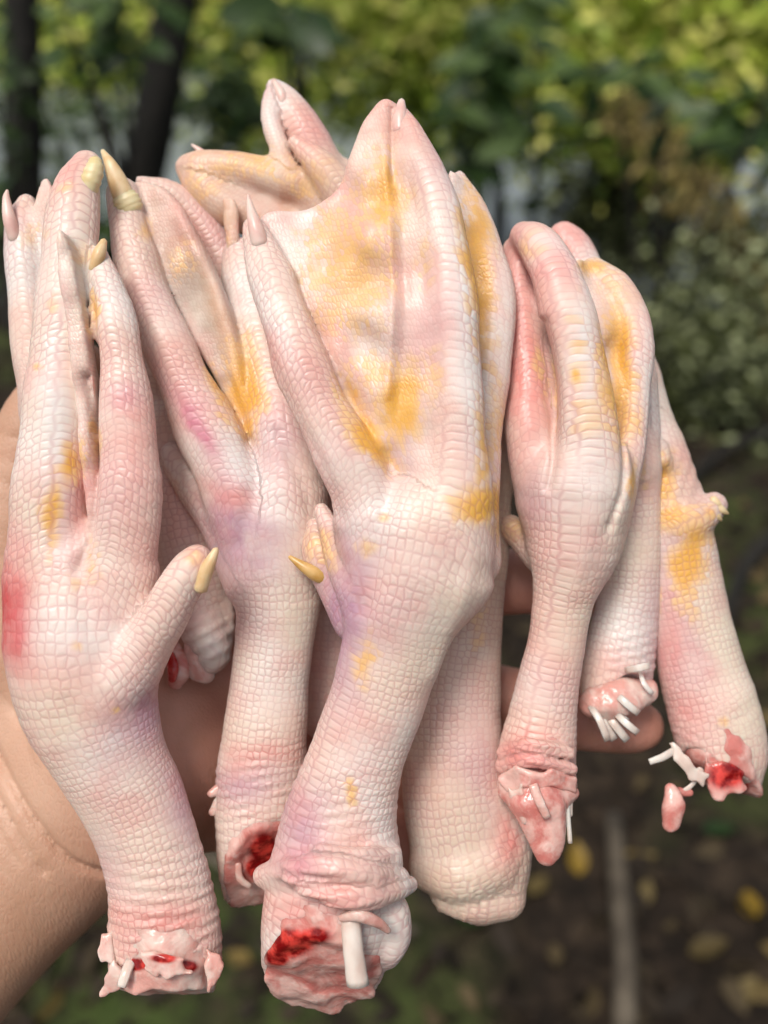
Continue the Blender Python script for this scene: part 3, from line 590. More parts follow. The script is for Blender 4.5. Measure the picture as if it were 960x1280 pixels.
tE, bE = foot('duck foot with plump rounded middle toe just right of the middle foot', E, (676, 1020, 1.3), H1,
  blobs=[(738, 450, 18, 140, 'white', .75, -6), (760, 640, 20, 60, 'cream', .6), (652, 440, 28, 120, 'pink', 1.0), (690, 330, 35, 30, 'pink', .6), (730, 600, 40, 50, 'white', .5), (735, 480, 25, 90, 'white', .35), (695, 840, 50, 50, 'pink', .3), (720, 760, 30, 50, 'cream', .5), (660, 960, 60, 30, 'pink', .8), (670, 630, 26, 50, 'purple', .35), (805, 470, 10, 90, 'white', .6), (770, 450, 18, 90, 'peach', .9), (780, 370, 30, 30, 'peach', .5), (645, 664, 22, 20, 'brown', .9), (640, 330, 16, 40, 'blush', .5)],
  yellow=[(722, 470, 8, 10, 1.0), (725, 440, 18, 60, .5), (772, 450, 20, 110, 1.0), (745, 335, 22, 14, .85), (783, 600, 9, 30, .9), (740, 520, 30, 40, .42), (672, 310, 25, 20, .45), (715, 380, 20, 30, .4), (670, 470, 10, 50, .4), (690, 500, 8, 40, .6), (645, 664, 18, 14, .4)],
  raws=[(670, 930, 60, 12, .8), (690, 700, 30, 30, .2)])
blob('cut_flesh', [Tube([(640, 985, .9, 18), (675, 1000, .7, 30), (708, 990, .9, 14)], 1, .2), Tube([(670, 1005, .55, 32), (682, 1040, .5, 26), (685, 1065, .5, 17)], .6, .2)], M_PINK, tE, bE, .05, .05, .02)
cap('cut_flesh', [(676, 1030, 1.3, 46), (671, 960, 1.25, 47), (676, 920, 1.2, 40)], ((675, 985, .55), (.05, -.6, -.78)), M_PINK, tE, bE, .9, -.05, .9)
sweep('tendon', [(666, 980, .15, 6), (674, 1000, .05, 6), (684, 1022, .05, 5)], M_PALE, tE, bE, .5, 10, tip=False)
sweep('tendon', [(708, 1000, .6, 4), (711, 1030, .6, 3), (713, 1054, .6, 3)], M_TENDON, tE, bE, .5, 8, tip=False)
ragged('torn_skin', [(624, 965, .8), (650, 960, .35), (690, 964, .3), (718, 970, .7), (716, 990, .7), (690, 984, .35), (655, 988, .35), (632, 992, .7)], M_PINK, tE, bE, .09, 4)
ragged('torn_skin', [(632, 985, .6), (652, 985, .3), (668, 1015, .3), (655, 1030, .35), (640, 1010, .5)], M_PALE, tE, bE, .08, 4)
ragged('torn_skin', [(700, 975, .55), (718, 985, .75), (718, 1015, .75), (704, 1020, .6)], M_PALE, tE, bE, .05, 4)

# --- pale foot with frayed white tendons
Fp = [Tube([(792, 560, 2.3, 30), (792, 650, 2.4, 34), (787, 740, 2.5, 38), (776, 810, 2.5, 44), (768, 850, 2.5, 44), (762, 885, 2.5, 32)], 0.72, .25, dors=-.2, **SHK),
      Tube([(792, 580, 2.3, 30), (765, 430, 2.8, 27), (722, 325, 3.3, 26), (705, 298, 3.4, 20)], .9, .2, **TOE),
      Tube([(795, 600, 2.4, 28), (800, 480, 2.8, 22), (780, 400, 3.0, 18)], .9, .2, **TOE),
      Wrinkle((790, 820, 2.0), 50, (.2, 1), .25, .06), Plane((775, 865, 2.0), (.3, -.6, -.75), .1), Tube([(790, 868, 1.9, 26), (775, 890, 2.2, 24)], 1, .1, sub=True)]
tF, bF = foot('pale duck foot with frayed white tendon ends over the fingertip', Fp, (765, 890, 2.5), H2,
  blobs=[(775, 780, 40, 60, 'white', .6), (760, 840, 30, 30, 'pink', .35), (785, 700, 30, 60, 'cream', .5), (700, 295, 40, 40, 'pink', .7)], yellow=[(800, 600, 10, 30, .4)])
for a, q, r in (((782, 838), (812, 832), 6), ((776, 850), (800, 872), 6), ((768, 866), (798, 892), 6), ((738, 882), (760, 926), 6), ((748, 888), (768, 925), 7), ((756, 890), (784, 926), 7), ((770, 892), (797, 916), 6), ((800, 840), (816, 868), 4), ((764, 880), (786, 900), 3)):
    m1 = ((a[0]+q[0])/2+random.uniform(-3, 3), (a[1]+q[1])/2+random.uniform(-3, 3)); dd = random.uniform(1.45, 1.8)
    sweep('tendon', [(*a, dd+.25, r*.7), (*m1, dd, r*.8), (*q, dd+.05, r*.75)], M_TENDON, tF, bF, .18, 8, n=3, tip=False)
blob('cut_flesh', [Tube([(745, 880, 2.1, 22), (775, 875, 2.0, 26), (808, 865, 2.1, 16)], .9, .2)], M_PALE, tF, bF, .05, .05, .025)

# --- foot at the far right
Gp = [Tube([(826, 560, 2.9, 30), (838, 640, 2.8, 46), (851, 720, 2.8, 51), (868, 800, 2.7, 52), (886, 870, 2.6, 55), (900, 930, 2.5, 54), (905, 965, 2.5, 48)], 0.68, .3, dors=.7, **SHK),
      Tube([(900, 880, 2.6, 44), (932, 935, 2.5, 26), (938, 952, 2.5, 18)], .9, .25, **SHK),
      Tube([(828, 580, 2.9, 30), (818, 530, 3.0, 20), (812, 498, 3.2, 12)], .9, .2, **TOE), Tube([(830, 600, 3.0, 30), (800, 470, 3.4, 24), (770, 400, 3.6, 20)], .9, .2, **TOE),
      Tube([(850, 655, 2.6, 34), (880, 642, 2.5, 21), (892, 632, 2.5, 17)], .9, .15, cell=(.13, .15), w0=.15),
      Tube([(822, 560, 2.4, 10), (826, 575, 2.3, 12)], .9, .15), Wrinkle((860, 600, 2.2), 40, (1, .4), .3, .03),
      Wrinkle((870, 915, 2.0), 60, (-.4, 1), .2, .04), Plane((870, 950, 2.0), (-.35, -.45, -.8), .1), Tube([(855, 985, 1.9, 22), (872, 962, 2.1, 26)], 1, .1, sub=True)]
tG, bG = foot('duck foot at the far right with yellow-orange blotches, a scrap dangling below', Gp, (905, 975, 2.5), H2,
  blobs=[(905, 780, 26, 90, 'cream', .9, -15), (935, 900, 30, 50, 'cream', .9), (840, 800, 25, 70, 'pink', .5), (900, 970, 30, 20, 'blush', .9), (860, 900, 40, 40, 'pink', .5), (835, 690, 20, 30, 'purple', .3), (850, 620, 40, 50, 'peach', .35)],
  yellow=[(820, 605, 26, 40, 1.0), (836, 645, 34, 20, .9), (866, 705, 24, 60, 1.1), (870, 672, 28, 24, .9), (820, 740, 8, 40, .6), (888, 640, 16, 16, .7), (905, 905, 8, 8, .6)], raws=[(900, 955, 40, 30, .9), (860, 900, 40, 40, .4)])
cap('cut_flesh', [(908, 985, 2.5, 48), (900, 930, 2.5, 52), (892, 900, 2.55, 50)], ((870, 950, 2.0), (-.35, -.45, -.8)), M_PINK, tG, bG, .88, .02, .85, blood=((905, 968, 22, 16), (925, 980, 12, 12)), lump=.06)
ragged('torn_skin', [(880, 950, 1.8), (905, 954, 1.7), (930, 962, 1.8), (932, 985, 1.85), (905, 992, 1.75), (895, 1000, 1.75), (884, 978, 1.75)], M_PINK, tG, bG, .07, 4, blood=((908, 968, 26, 18),))
sweep('tendon', [(846, 936, 1.7, 5), (830, 946, 1.5, 5), (812, 953, 1.45, 4)], M_TENDON, tG, bG, .4, 8, tip=False)
ragged('tendon', [(836, 926, 1.7), (852, 934, 1.55), (868, 956, 1.5), (884, 968, 1.6), (876, 982, 1.6), (856, 970, 1.5), (842, 948, 1.55)], M_TENDON, tG, bG, .06, 3)
sweep('tendon', [(876, 962, 1.8, 5), (866, 980, 1.7, 3), (852, 992, 1.65, 4)], M_TENDON, tG, bG, .5)
blob('flesh_scrap', [Tube([(838, 985, 1.6, 9), (842, 1005, 1.55, 15), (838, 1028, 1.6, 11)], .7, .15), Tube([(850, 990, 1.7, 8), (862, 990, 1.7, 6)], .7, .1)], M_PINK, tG, bG, .04, .03, .02, label='small pink scrap of flesh dangling by a tendon')
for a, q in (((890, 625), (904, 636)), ((893, 632), (910, 642)), ((890, 640), (902, 650))):
    sweep('claw', [(*a, 2.3, 9), ((a[0]+q[0])/2, (a[1]+q[1])/2, 2.25, 7), (*q, 2.3, 2)], M_CLAWY, tG, bG, .8, 8, n=3)

# --- small cut end between the two left feet
Hp = [Tube([(215, 540, 2.7, 46), (225, 620, 2.6, 50), (240, 690, 2.6, 50), (252, 750, 2.6, 38), (262, 795, 2.6, 30)], .9, .25, **SHK),
      Tube([(245, 770, 2.4, 30), (266, 808, 2.2, 24), (266, 825, 2.2, 18)], .9, .2, fine=.6), Tube([(280, 755, 2.5, 14), (284, 790, 2.4, 10)], .9, .15, fine=.6),
      Tube([(205, 560, 2.7, 40), (190, 450, 3.0, 30), (180, 360, 3.2, 22)], .9, .2, **TOE), Wrinkle((262, 800, 2.0), 40, (.5, 1), .3, .06)]
tH, bH = foot('short stub of a duck foot showing between the two left feet above the palm', Hp, (255, 840, 2.6), H2,
  blobs=[(235, 680, 40, 60, 'base', .5), (265, 810, 30, 30, 'white', .6), (240, 640, 40, 40, 'pink', .4)])
blob('cut_flesh', [Tube([(215, 812, 2.3, 12), (224, 835, 2.1, 15), (220, 852, 2.2, 9)], .8, .15)], M_PINK, tH, bH, .04, .03, .015)
blob('blood_patch', [Tube([(212, 818, 1.85, 6), (217, 836, 1.8, 8), (216, 848, 1.85, 5)], .7, .1)], M_RED, tH, bH, .04, .02, .01)
blob('torn_skin', [Tube([(240, 800, 2.3, 10), (246, 832, 2.2, 15), (258, 842, 2.2, 12)], .8, .15)], M_PALE, tH, bH, .04, .04, .02)

# --- foot at the back, toes rising behind the middle one
Ip = [Tube([(430, 320, 3.6, 50), (425, 500, 3.5, 48), (415, 700, 3.3, 40), (408, 820, 3.2, 34), (404, 900, 3.1, 26)], .8, .3, **SHK),
      Tube([(430, 330, 3.5, 45), (412, 230, 3.2, 28), (382, 170, 3.1, 28), (356, 130, 3.1, 22), (342, 108, 3.15, 11)], .8, .18, dors=.6, cell=(.16, .2), w0=.3),
      Tube([(340, 120, 3.0, 12), (338, 150, 2.75, 13), (350, 185, 2.6, 14), (368, 224, 2.55, 8)], .7, .06, cell=(.1, .12), w0=.1, fine=.7),
      Tube([(440, 255, 2.5, 24), (402, 208, 2.35, 21), (368, 178, 2.4, 10)], .7, .06, **TOE),
      Tube([(440, 300, 3.2, 40), (395, 245, 2.9, 26), (350, 224, 2.7, 23), (300, 210, 2.7, 21), (252, 206, 2.8, 19), (234, 206, 2.9, 13)], 0.72, .25, cell=(.1, .13), w0=.12, fine=.5),
      Tube([(420, 320, 3.2, 40), (350, 285, 3.0, 26), (290, 258, 2.9, 28), (254, 232, 2.9, 24), (234, 210, 2.95, 13)], .8, .25, cell=(.1, .13), w0=.12, fine=.6),
      Web([(400, 300, 3.2), (330, 280, 3.1), (250, 245, 3.1), (228, 205, 3.0), (300, 215, 3.0), (370, 240, 3.0)], .08, ctrl=[(310, 240, 2.85), (340, 248, 2.85), (280, 228, 2.85)], k=.2),
      Web([(330, 215, 3.2), (380, 205, 3.2), (440, 200, 3.1), (450, 290, 3.1), (380, 290, 3.2)], .09),
      Web([(276, 246, 2.3), (297, 252, 2.2), (300, 300, 2.2), (304, 352, 2.2), (288, 348, 2.3)], .08),
      Web([(430, 260, 3.1), (385, 225, 3.2), (350, 170, 3.2), (380, 165, 3.1), (420, 190, 3.1)], .09)]
tI, bI = foot('duck foot at the back with an upright pink toe and sideways orange toe', Ip, (404, 900, 3.1), H2,
  blobs=[(300, 225, 110, 55, 'peach', 1.2), (310, 240, 80, 40, 'brown', .7), (345, 140, 14, 60, 'white', .6), (390, 160, 30, 40, 'pink', .5, -40), (410, 215, 30, 25, 'peach', .6), (290, 300, 20, 50, 'brown', .7), (236, 205, 16, 16, 'tan', .7), (330, 250, 60, 20, 'blush', .3), (405, 820, 40, 90, 'pink', .4)],
  yellow=[(330, 212, 80, 20, .65), (395, 230, 24, 24, .6), (260, 230, 40, 30, .4), (290, 300, 16, 40, .35)])
sweep('claw', [(356, 136, 2.9, 9), (352, 120, 2.85, 9), (342, 101, 2.9, 4)], M_CLAWP, tI, bI)
sweep('claw', [(262, 200, 2.9, 6), (252, 190, 2.9, 5), (240, 181, 2.9, 2)], M_CLAWP, tI, bI)

# ------------------------------------------------------------------ the hand that holds them
def make_hand_skin():
    m, nt, b = mat('hand_skin', .5); tc = N(nt, 'TexCoord')
    n1 = noise(nt, 28, 4, tc.outputs['Object']); n2 = noise(nt, 130, 3, tc.outputs['Object'])
    col = mix_c(nt, smooth(nt, n1.outputs['Fac'], .35, .65), (.48, .27, .175), (.57, .35, .245))
    col = mix_c(nt, attr(nt, 'flush').outputs['Fac'], col, (.58, .26, .20))
    col = mix_c(nt, smooth(nt, n2.outputs['Fac'], .5, .75, 0, .35), col, (.48, .25, .16))
    L(nt, col, b.inputs['Base Color'])
    mp = N(nt, 'Mapping'); mp.inputs['Rotation'].default_value = (0, math.radians(-42), 0); mp.inputs['Scale'].default_value = (1, 1, .28); L(nt, tc.outputs['Object'], mp.inputs[0])
    v = N(nt, 'TexVoronoi', feature='DISTANCE_TO_EDGE'); v.inputs['Scale'].default_value = 1000; L(nt, mp.outputs[0], v.inputs['Vector'])
    n3 = noise(nt, 420, 4, mp.outputs[0], .6)
    h = math_n(nt, 'ADD', smooth(nt, v.outputs['Distance'], 0, .25, 0, .5), n3.outputs['Fac'])
    bu = N(nt, 'Bump'); bu.inputs['Strength'].default_value = .55; bu.inputs['Distance'].default_value = .00022; L(nt, h, bu.inputs['Height']); L(nt, bu.outputs[0], b.inputs['Normal'])
    b.inputs['Subsurface Weight'].default_value = .25; b.inputs['Subsurface Radius'].default_value = (1, .4, .25); b.inputs['Subsurface Scale'].default_value = .003
    return m
M_HAND = make_hand_skin()
HP = [Tube([(170, 930, 4.2, 150), (80, 1010, 4.2, 132), (-30, 1122, 4.2, 126), (-160, 1255, 4.4, 138), (-330, 1430, 4.6, 155)], .8, .8),       # forearm
      Tube([(90, 960, 4.2, 115), (200, 880, 4.4, 135), (330, 820, 4.6, 125), (440, 800, 4.8, 110)], .42, .8),                                # palm
      Tube([(130, 1035, 4.1, 85), (230, 985, 4.1, 80), (340, 985, 4.4, 80), (430, 1000, 4.7, 60)], .55, .6),                                    # heel of the little finger side
      Tube([(60, 960, 4.6, 95), (40, 820, 4.2, 92), (60, 700, 4.2, 80), (150, 700, 4.2, 70)], .7, .6),                                        # ball of the thumb
      Tube([(20, 800, 4.2, 80), (10, 680, 3.8, 60), (28, 570, 3.6, 45), (52, 510, 3.5, 40), (88, 470, 3.5, 33), (108, 452, 3.6, 24)], .85, .5),    # thumb
      Tube([(420, 745, 4.7, 55), (520, 732, 4.6, 43), (610, 728, 4.4, 42), (690, 728, 4.1, 39), (745, 735, 4.3, 34), (770, 740, 4.2, 26)], .9, .35),
      Tube([(420, 840, 4.8, 58), (530, 858, 4.7, 45), (640, 878, 4.4, 43), (720, 895, 4.4, 41), (780, 905, 3.9, 37), (800, 908, 3.8, 31)], .9, .3),
      Tube([(420, 930, 4.8, 52), (520, 970, 4.7, 42), (590, 990, 4.2, 40), (640, 985, 4.1, 35), (655, 975, 3.9, 26)], .9, .3),
      Tube([(400, 1010, 4.7, 48), (480, 1045, 4.4, 36), (540, 1055, 4.4, 33), (580, 1045, 4.0, 27), (590, 1038, 3.9, 20)], .9, .3)]
for ln, amp, wd in (([(-60, 880), (20, 960), (60, 1010), (100, 1060), (140, 1085)], .26, .09), ([(-60, 925), (10, 985), (50, 1045), (70, 1075)], .16, .07), ([(-50, 965), (0, 1005), (40, 1060)], .11, .06), ([(-60, 1010), (-10, 1060), (20, 1110)], .04, .05),
           ([(-20, 600), (20, 606), (50, 620)], .07, .06), ([(-20, 575), (20, 578), (50, 590)], .05, .05), ([(-20, 540), (25, 548), (60, 560)], .06, .05), ([(-20, 690), (20, 700), (50, 720)], .05, .06), ([(-10, 860), (30, 900), (60, 950)], .06, .08), ([(-40, 840), (0, 870), (40, 905)], .05, .06), ([(215, 850), (235, 930), (270, 1000)], .06, .08)):
    HP.append(Crease(ln, 2.9, amp, wd, 1.4))
hb = world(J(-330, 1430, 5.4))
person = thing('person', 'bare left hand and forearm behind the duck feet, palm toward the viewer', 'person', hb)
V, F = solid(HP, .11, .03, 1.2, .0)
o = link_mesh('hand_and_forearm', world(V)-hb, F, M_HAND, person)
px = 480+V[:, 0]*FPX/(D0+V[:, 1]); py = 640-V[:, 2]*FPX/(D0+V[:, 1])
fl = np.clip((px-60)/250, 0, 1)*.8; attr_f(o.data, 'flush', fl)
M_NAIL = make_smooth('finger_nail', (.62, .36, .30), (.68, .45, .38), .3, 60)
for pts in ([(725, 734, 5.05, 22), (750, 737, 4.85, 22), (772, 741, 4.6, 15)], [(765, 903, 4.7, 25), (785, 906, 4.6, 24), (812, 910, 4.4, 16)], [(640, 985, 4.75, 22), (656, 976, 4.6, 21), (674, 966, 4.4, 14)], [(570, 1048, 4.6, 18), (585, 1041, 4.45, 17), (600, 1033, 4.3, 11)], [(70, 490, 4.4, 25), (92, 468, 4.4, 25), (118, 446, 4.35, 16)]):
    sweep('fingernail', pts, M_NAIL, person, hb, .35, 12)

# ------------------------------------------------------------------ the place behind
def ground_z(x, y):
    z = .05*np.sin(1.3*x+.7)*np.sin(.9*y)+.03*np.sin(3.1*x+1.7*y)
    z = z-np.clip((y-4.2)/2.2, 0, 1)**1.5*.75+np.clip((y-30)/20, 0, 3)*5
    return z
def make_ground():
    m, nt, b = mat('forest_floor', .9, spec=.2); tc = N(nt, 'TexCoord')
    n1 = noise(nt, 1.6, 5, tc.outputs['Object']); n2 = noise(nt, 22, 5, tc.outputs['Object'], .65); n3 = noise(nt, .7, 3, tc.outputs['Object'])
    col = ramp(nt, n2.outputs['Fac'], [(.3, (.008, .006, .004)), (.5, (.022, .015, .010)), (.68, (.055, .038, .024))])
    col = mix_c(nt, smooth(nt, n1.outputs['Fac'], .5, .64, 0, .8), col, (.055, .07, .02))
    g = attr(nt, 'green').outputs['Fac']; n4 = noise(nt, 9, 5, tc.outputs['Object'])
    col = mix_c(nt, math_n(nt, 'MULTIPLY', g, smooth(nt, n4.outputs['Fac'], .35, .6)), col, (.055, .085, .018))
    L(nt, col, b.inputs['Base Color'])
    bu = N(nt, 'Bump'); bu.inputs['Strength'].default_value = 1; bu.inputs['Distance'].default_value = .03; L(nt, n2.outputs['Fac'], bu.inputs['Height']); L(nt, bu.outputs[0], b.inputs['Normal'])
    return m
gx = np.concatenate([np.linspace(-60, -6, 28)[:-1], np.linspace(-6, 6, 120), np.linspace(6, 60, 28)[1:]]); gy = np.concatenate([np.linspace(-2, 8, 110), np.linspace(8, 80, 80)[1:]])
XX, YY = np.meshgrid(gx, gy, indexing='ij'); ZZ = ground_z(XX, YY)+RNG.normal(0, .008, XX.shape)
V = np.stack([XX, YY, ZZ], -1).reshape(-1, 3); nx, ny = XX.shape
I = (np.arange(nx-1)[:, None]*ny+np.arange(ny-1)[None]).ravel(); F = np.stack([I, I+ny, I+ny+1, I+1], 1)
g = link_mesh('ground', V, F, make_ground()); g['kind'] = 'structure'
attr_f(g.data, 'green', np.clip((V[:, 1]-28)/3, 0, 1)+.8*np.clip(1-((V[:, 0]+.35)/.55)**2-((V[:, 1]-1.0)/.35)**2, 0, 1))
m, nt, b = mat('water', .06, (.24, .27, .27)); b.inputs['IOR'].default_value = 1.33; b.inputs['Specular IOR Level'].default_value = .9
tc = N(nt, 'TexCoord'); nn = noise(nt, 5, 4, tc.outputs['Object']); bu = N(nt, 'Bump'); bu.inputs['Strength'].default_value = .3; bu.inputs['Distance'].default_value = .05; L(nt, nn.outputs['Fac'], bu.inputs['Height']); L(nt, bu.outputs[0], b.inputs['Normal'])
wt = link_mesh('water', [(-60, 4.4, -.36), (60, 4.4, -.36), (60, 34, -.36), (-60, 34, -.36)], np.array([[0, 1, 2, 3]]), m); wt['kind'] = 'structure'

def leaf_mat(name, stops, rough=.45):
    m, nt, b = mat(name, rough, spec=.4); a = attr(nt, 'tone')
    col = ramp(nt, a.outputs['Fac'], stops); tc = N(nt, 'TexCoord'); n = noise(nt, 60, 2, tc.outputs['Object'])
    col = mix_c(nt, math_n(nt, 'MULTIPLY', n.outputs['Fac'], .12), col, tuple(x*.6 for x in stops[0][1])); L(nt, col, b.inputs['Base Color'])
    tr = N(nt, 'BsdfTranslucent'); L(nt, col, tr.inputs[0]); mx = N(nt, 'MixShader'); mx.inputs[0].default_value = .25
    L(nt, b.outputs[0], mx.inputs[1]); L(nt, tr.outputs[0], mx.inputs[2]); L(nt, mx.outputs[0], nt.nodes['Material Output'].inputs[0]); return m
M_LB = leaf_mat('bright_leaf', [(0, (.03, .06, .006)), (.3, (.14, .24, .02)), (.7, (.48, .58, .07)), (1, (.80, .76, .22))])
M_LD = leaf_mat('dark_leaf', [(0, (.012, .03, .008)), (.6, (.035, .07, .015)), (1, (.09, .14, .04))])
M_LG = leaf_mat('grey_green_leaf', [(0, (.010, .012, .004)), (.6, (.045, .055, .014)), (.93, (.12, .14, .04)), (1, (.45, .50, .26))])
M_DRY = leaf_mat('dry_leaf', [(0, (.06, .042, .014)), (.5, (.12, .085, .026)), (1, (.20, .15, .055))], .7)
M_YL = leaf_mat('yellow_leaf', [(0, (.18, .10, .012)), (.6, (.26, .165, .016)), (1, (.33, .24, .035))], .5)
m, nt, b = mat('bark', .9); tc = N(nt, 'TexCoord'); mp = N(nt, 'Mapping'); mp.inputs['Scale'].default_value = (1, 1, .2); L(nt, tc.outputs['Object'], mp.inputs[0])
n1 = noise(nt, 30, 5, mp.outputs[0], .65); L(nt, ramp(nt, n1.outputs['Fac'], [(.3, (.003, .003, .002)), (.55, (.011, .009, .006)), (.75, (.035, .029, .02))]), b.inputs['Base Color'])
bu = N(nt, 'Bump'); bu.inputs['Distance'].default_value = .02; L(nt, n1.outputs['Fac'], bu.inputs['Height']); L(nt, bu.outputs[0], b.inputs['Normal']); M_BARK = m
m, nt, b = mat('weathered_wood', .8); tc = N(nt, 'TexCoord'); n1 = noise(nt, 25, 4, tc.outputs['Object']); L(nt, ramp(nt, n1.outputs['Fac'], [(.3, (.04, .03, .02)), (.6, (.10, .08, .055)), (.8, (.17, .14, .10))]), b.inputs['Base Color']); M_WOOD = m

def tube_w(name, pts, material, parent=None, base=np.zeros(3), sides=10):
    C = catmull(np.array(pts, float), 4); P, r = C[:, :3], C[:, 3]; T = np.gradient(P, axis=0); T /= np.linalg.norm(T, axis=1)[:, None]+1e-9; V = []; F = []
    for i in range(len(P)):
        ref = np.array((0, 1.0, 0)) if abs(T[i][1]) < .9 else np.array((1.0, 0, 0)); s_ = np.cross(T[i], ref); s_ /= np.linalg.norm(s_); f = np.cross(s_, T[i])
        for k in range(sides):
            a = 6.2832*k/sides; V.append(P[i]+max(r[i], .002)*(1+.12*math.sin(3*a+i))*(math.cos(a)*s_+math.sin(a)*f)-base)
    for i in range(len(P)-1):
        for k in range(sides): q, w_ = i*sides+k, i*sides+(k+1) % sides; F.append((q, w_, w_+sides, q+sides))
    F.append(tuple(range(sides))[::-1]); F.append(tuple(range((len(P)-1)*sides, len(P)*sides)))
    return link_mesh(name, V, F, material, parent)
def leaves(name, centers, size, material, parent=None, base=np.zeros(3), aspect=.42, droop=.4, tones=None):
    n = len(centers); ax = RNG.normal(size=(n, 3)); ax[:, 2] = -abs(ax[:, 2])*droop; ax /= np.linalg.norm(ax, axis=1)[:, None]
    up = RNG.normal(size=(n, 3))*.6+np.array((.2, -.9, .8)); sd_ = np.cross(ax, up); sd_ /= np.linalg.norm(sd_, axis=1)[:, None]; nr = np.cross(sd_, ax)
    L_ = size*RNG.uniform(.6, 1.35, n)[:, None]; W_ = L_*aspect*.5; c = centers-base
    V = np.stack([c, c+ax*L_*.35+sd_*W_+nr*W_*.3, c+ax*L_*.38, c+ax*L_*.35-sd_*W_+nr*W_*.3, c+ax*L_*.75+sd_*W_*.7+nr*W_*.1-nr*L_*.05, c+ax*L_*.78-nr*L_*.06, c+ax*L_*.75-sd_*W_*.7+nr*W_*.1-nr*L_*.05, c+ax*L_-nr*L_*.14], 1).reshape(-1, 3)
    q = np.arange(n)*8
    F = np.vstack([np.stack([q+a, q+b_, q+c_], 1) for a, b_, c_ in ((0, 2, 1), (0, 3, 2), (1, 2, 4), (2, 5, 4), (2, 3, 5), (3, 6, 5), (4, 5, 7), (5, 6, 7))])
    o = link_mesh(name, V, F, material, parent); t = RNG.uniform(0, 1, n) if tones is None else tones
    attr_f(o.data, 'tone', np.repeat(t, 8)); return o
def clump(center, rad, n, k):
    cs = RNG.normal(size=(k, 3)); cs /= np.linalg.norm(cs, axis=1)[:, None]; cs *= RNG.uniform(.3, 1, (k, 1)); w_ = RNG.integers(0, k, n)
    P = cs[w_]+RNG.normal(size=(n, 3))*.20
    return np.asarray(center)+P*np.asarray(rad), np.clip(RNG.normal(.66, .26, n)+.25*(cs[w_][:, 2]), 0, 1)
def shrub(label, center, rad, n, size, material, cat='shrub', name='shrub', group=None, k=16, aspect=.45):
    c = np.asarray(center, float); base = np.array([c[0], c[1], float(ground_z(c[0], c[1]))]); t = thing(name, label, cat, base, group)
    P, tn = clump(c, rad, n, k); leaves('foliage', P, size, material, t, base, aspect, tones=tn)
    for i in range(4):
        e = c+np.array(rad)*RNG.uniform(-.6, .6, 3); mid = (base+e)/2+RNG.uniform(-.1, .1, 3)
        tube_w('stem', [(*base, .018), (*mid, .013), (*e, .005)], M_BARK, t, base, 6)
    return t
def tree(label, px0, px1, Y, wpx, seed):
    b_ = ray_at(px0, 300, Y); base = np.array([b_[0], Y, float(ground_z(b_[0], Y))-.05]); t = thing('tree', label, 'tree', base)
    top = ray_at(px1, 0, Y); r = wpx/2/FPX*Y*1.1; dx = (top[0]-base[0])/(top[2]-base[2])
    tube_w('trunk', [(*base, r*1.5), (base[0]+dx*.5, Y, base[2]+.5, r*1.08), (base[0]+dx*1.2, Y+.03, base[2]+1.2, r), (base[0]+dx*2.5, Y, base[2]+2.5, r*.9), (base[0]+dx*4.5, Y+.2, base[2]+4.5, r*.6)], M_BARK, t, base, 14)
    top = np.array([base[0]+dx*4, Y+.1, base[2]+4.2])
    for i in range(5):
        a = 1.3*i; e = top+np.array([math.cos(a)*1.2, math.sin(a)*1.2, .5+.2*i]); tube_w('limb', [(*(top-np.array([0, 0, .6])), r*.5), (*((top+e)/2+np.array([0, 0, .15])), r*.3), (*e, .01)], M_BARK, t, base, 7)
    P, tn = clump(top+np.array([0, .5, 1.2]), (1.3, 1.3, .9), 1200, 20); leaves('crown', P, .13, M_LD, t, base, tones=tn)
tree('thick dark tree trunk rising behind the second foot from the left', 125, 222, 4.6, 44, 1)
tree('dark tree trunk at the upper left edge of the picture', 8, 26, 4.2, 38, 2)

UPB = ray_at
def S(label, px, py, Y, rpx, rpy, n, sizepx, material, **kw):
    c = ray_at(px, py, Y); s_ = Y/math.cos(PITCH)/FPX
    return shrub(label, c, (rpx*s_, max(.3, rpx*s_*.7), rpy*s_), n, sizepx*s_, material, **kw)
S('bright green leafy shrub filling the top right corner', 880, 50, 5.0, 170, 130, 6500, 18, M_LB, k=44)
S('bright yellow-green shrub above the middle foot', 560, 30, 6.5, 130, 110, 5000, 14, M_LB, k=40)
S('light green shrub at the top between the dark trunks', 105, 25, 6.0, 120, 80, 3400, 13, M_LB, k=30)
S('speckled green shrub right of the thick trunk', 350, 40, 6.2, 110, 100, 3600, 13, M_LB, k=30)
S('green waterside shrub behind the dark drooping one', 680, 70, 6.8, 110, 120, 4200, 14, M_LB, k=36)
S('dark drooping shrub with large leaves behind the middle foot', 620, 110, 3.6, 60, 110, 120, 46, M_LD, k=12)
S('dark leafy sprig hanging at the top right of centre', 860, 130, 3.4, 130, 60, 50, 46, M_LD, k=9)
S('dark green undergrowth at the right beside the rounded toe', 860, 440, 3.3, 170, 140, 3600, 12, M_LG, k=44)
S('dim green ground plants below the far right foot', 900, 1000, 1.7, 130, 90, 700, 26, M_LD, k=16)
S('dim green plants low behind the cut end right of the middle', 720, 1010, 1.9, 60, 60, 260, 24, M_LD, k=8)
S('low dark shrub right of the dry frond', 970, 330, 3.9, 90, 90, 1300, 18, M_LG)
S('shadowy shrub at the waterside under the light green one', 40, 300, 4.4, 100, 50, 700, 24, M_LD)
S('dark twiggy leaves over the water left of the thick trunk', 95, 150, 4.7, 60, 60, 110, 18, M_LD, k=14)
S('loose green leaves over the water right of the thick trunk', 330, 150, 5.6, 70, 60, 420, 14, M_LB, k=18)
S('dark overhanging leaves at the top left between the trunks', 110, 20, 3.6, 70, 45, 60, 34, M_LD, k=8)
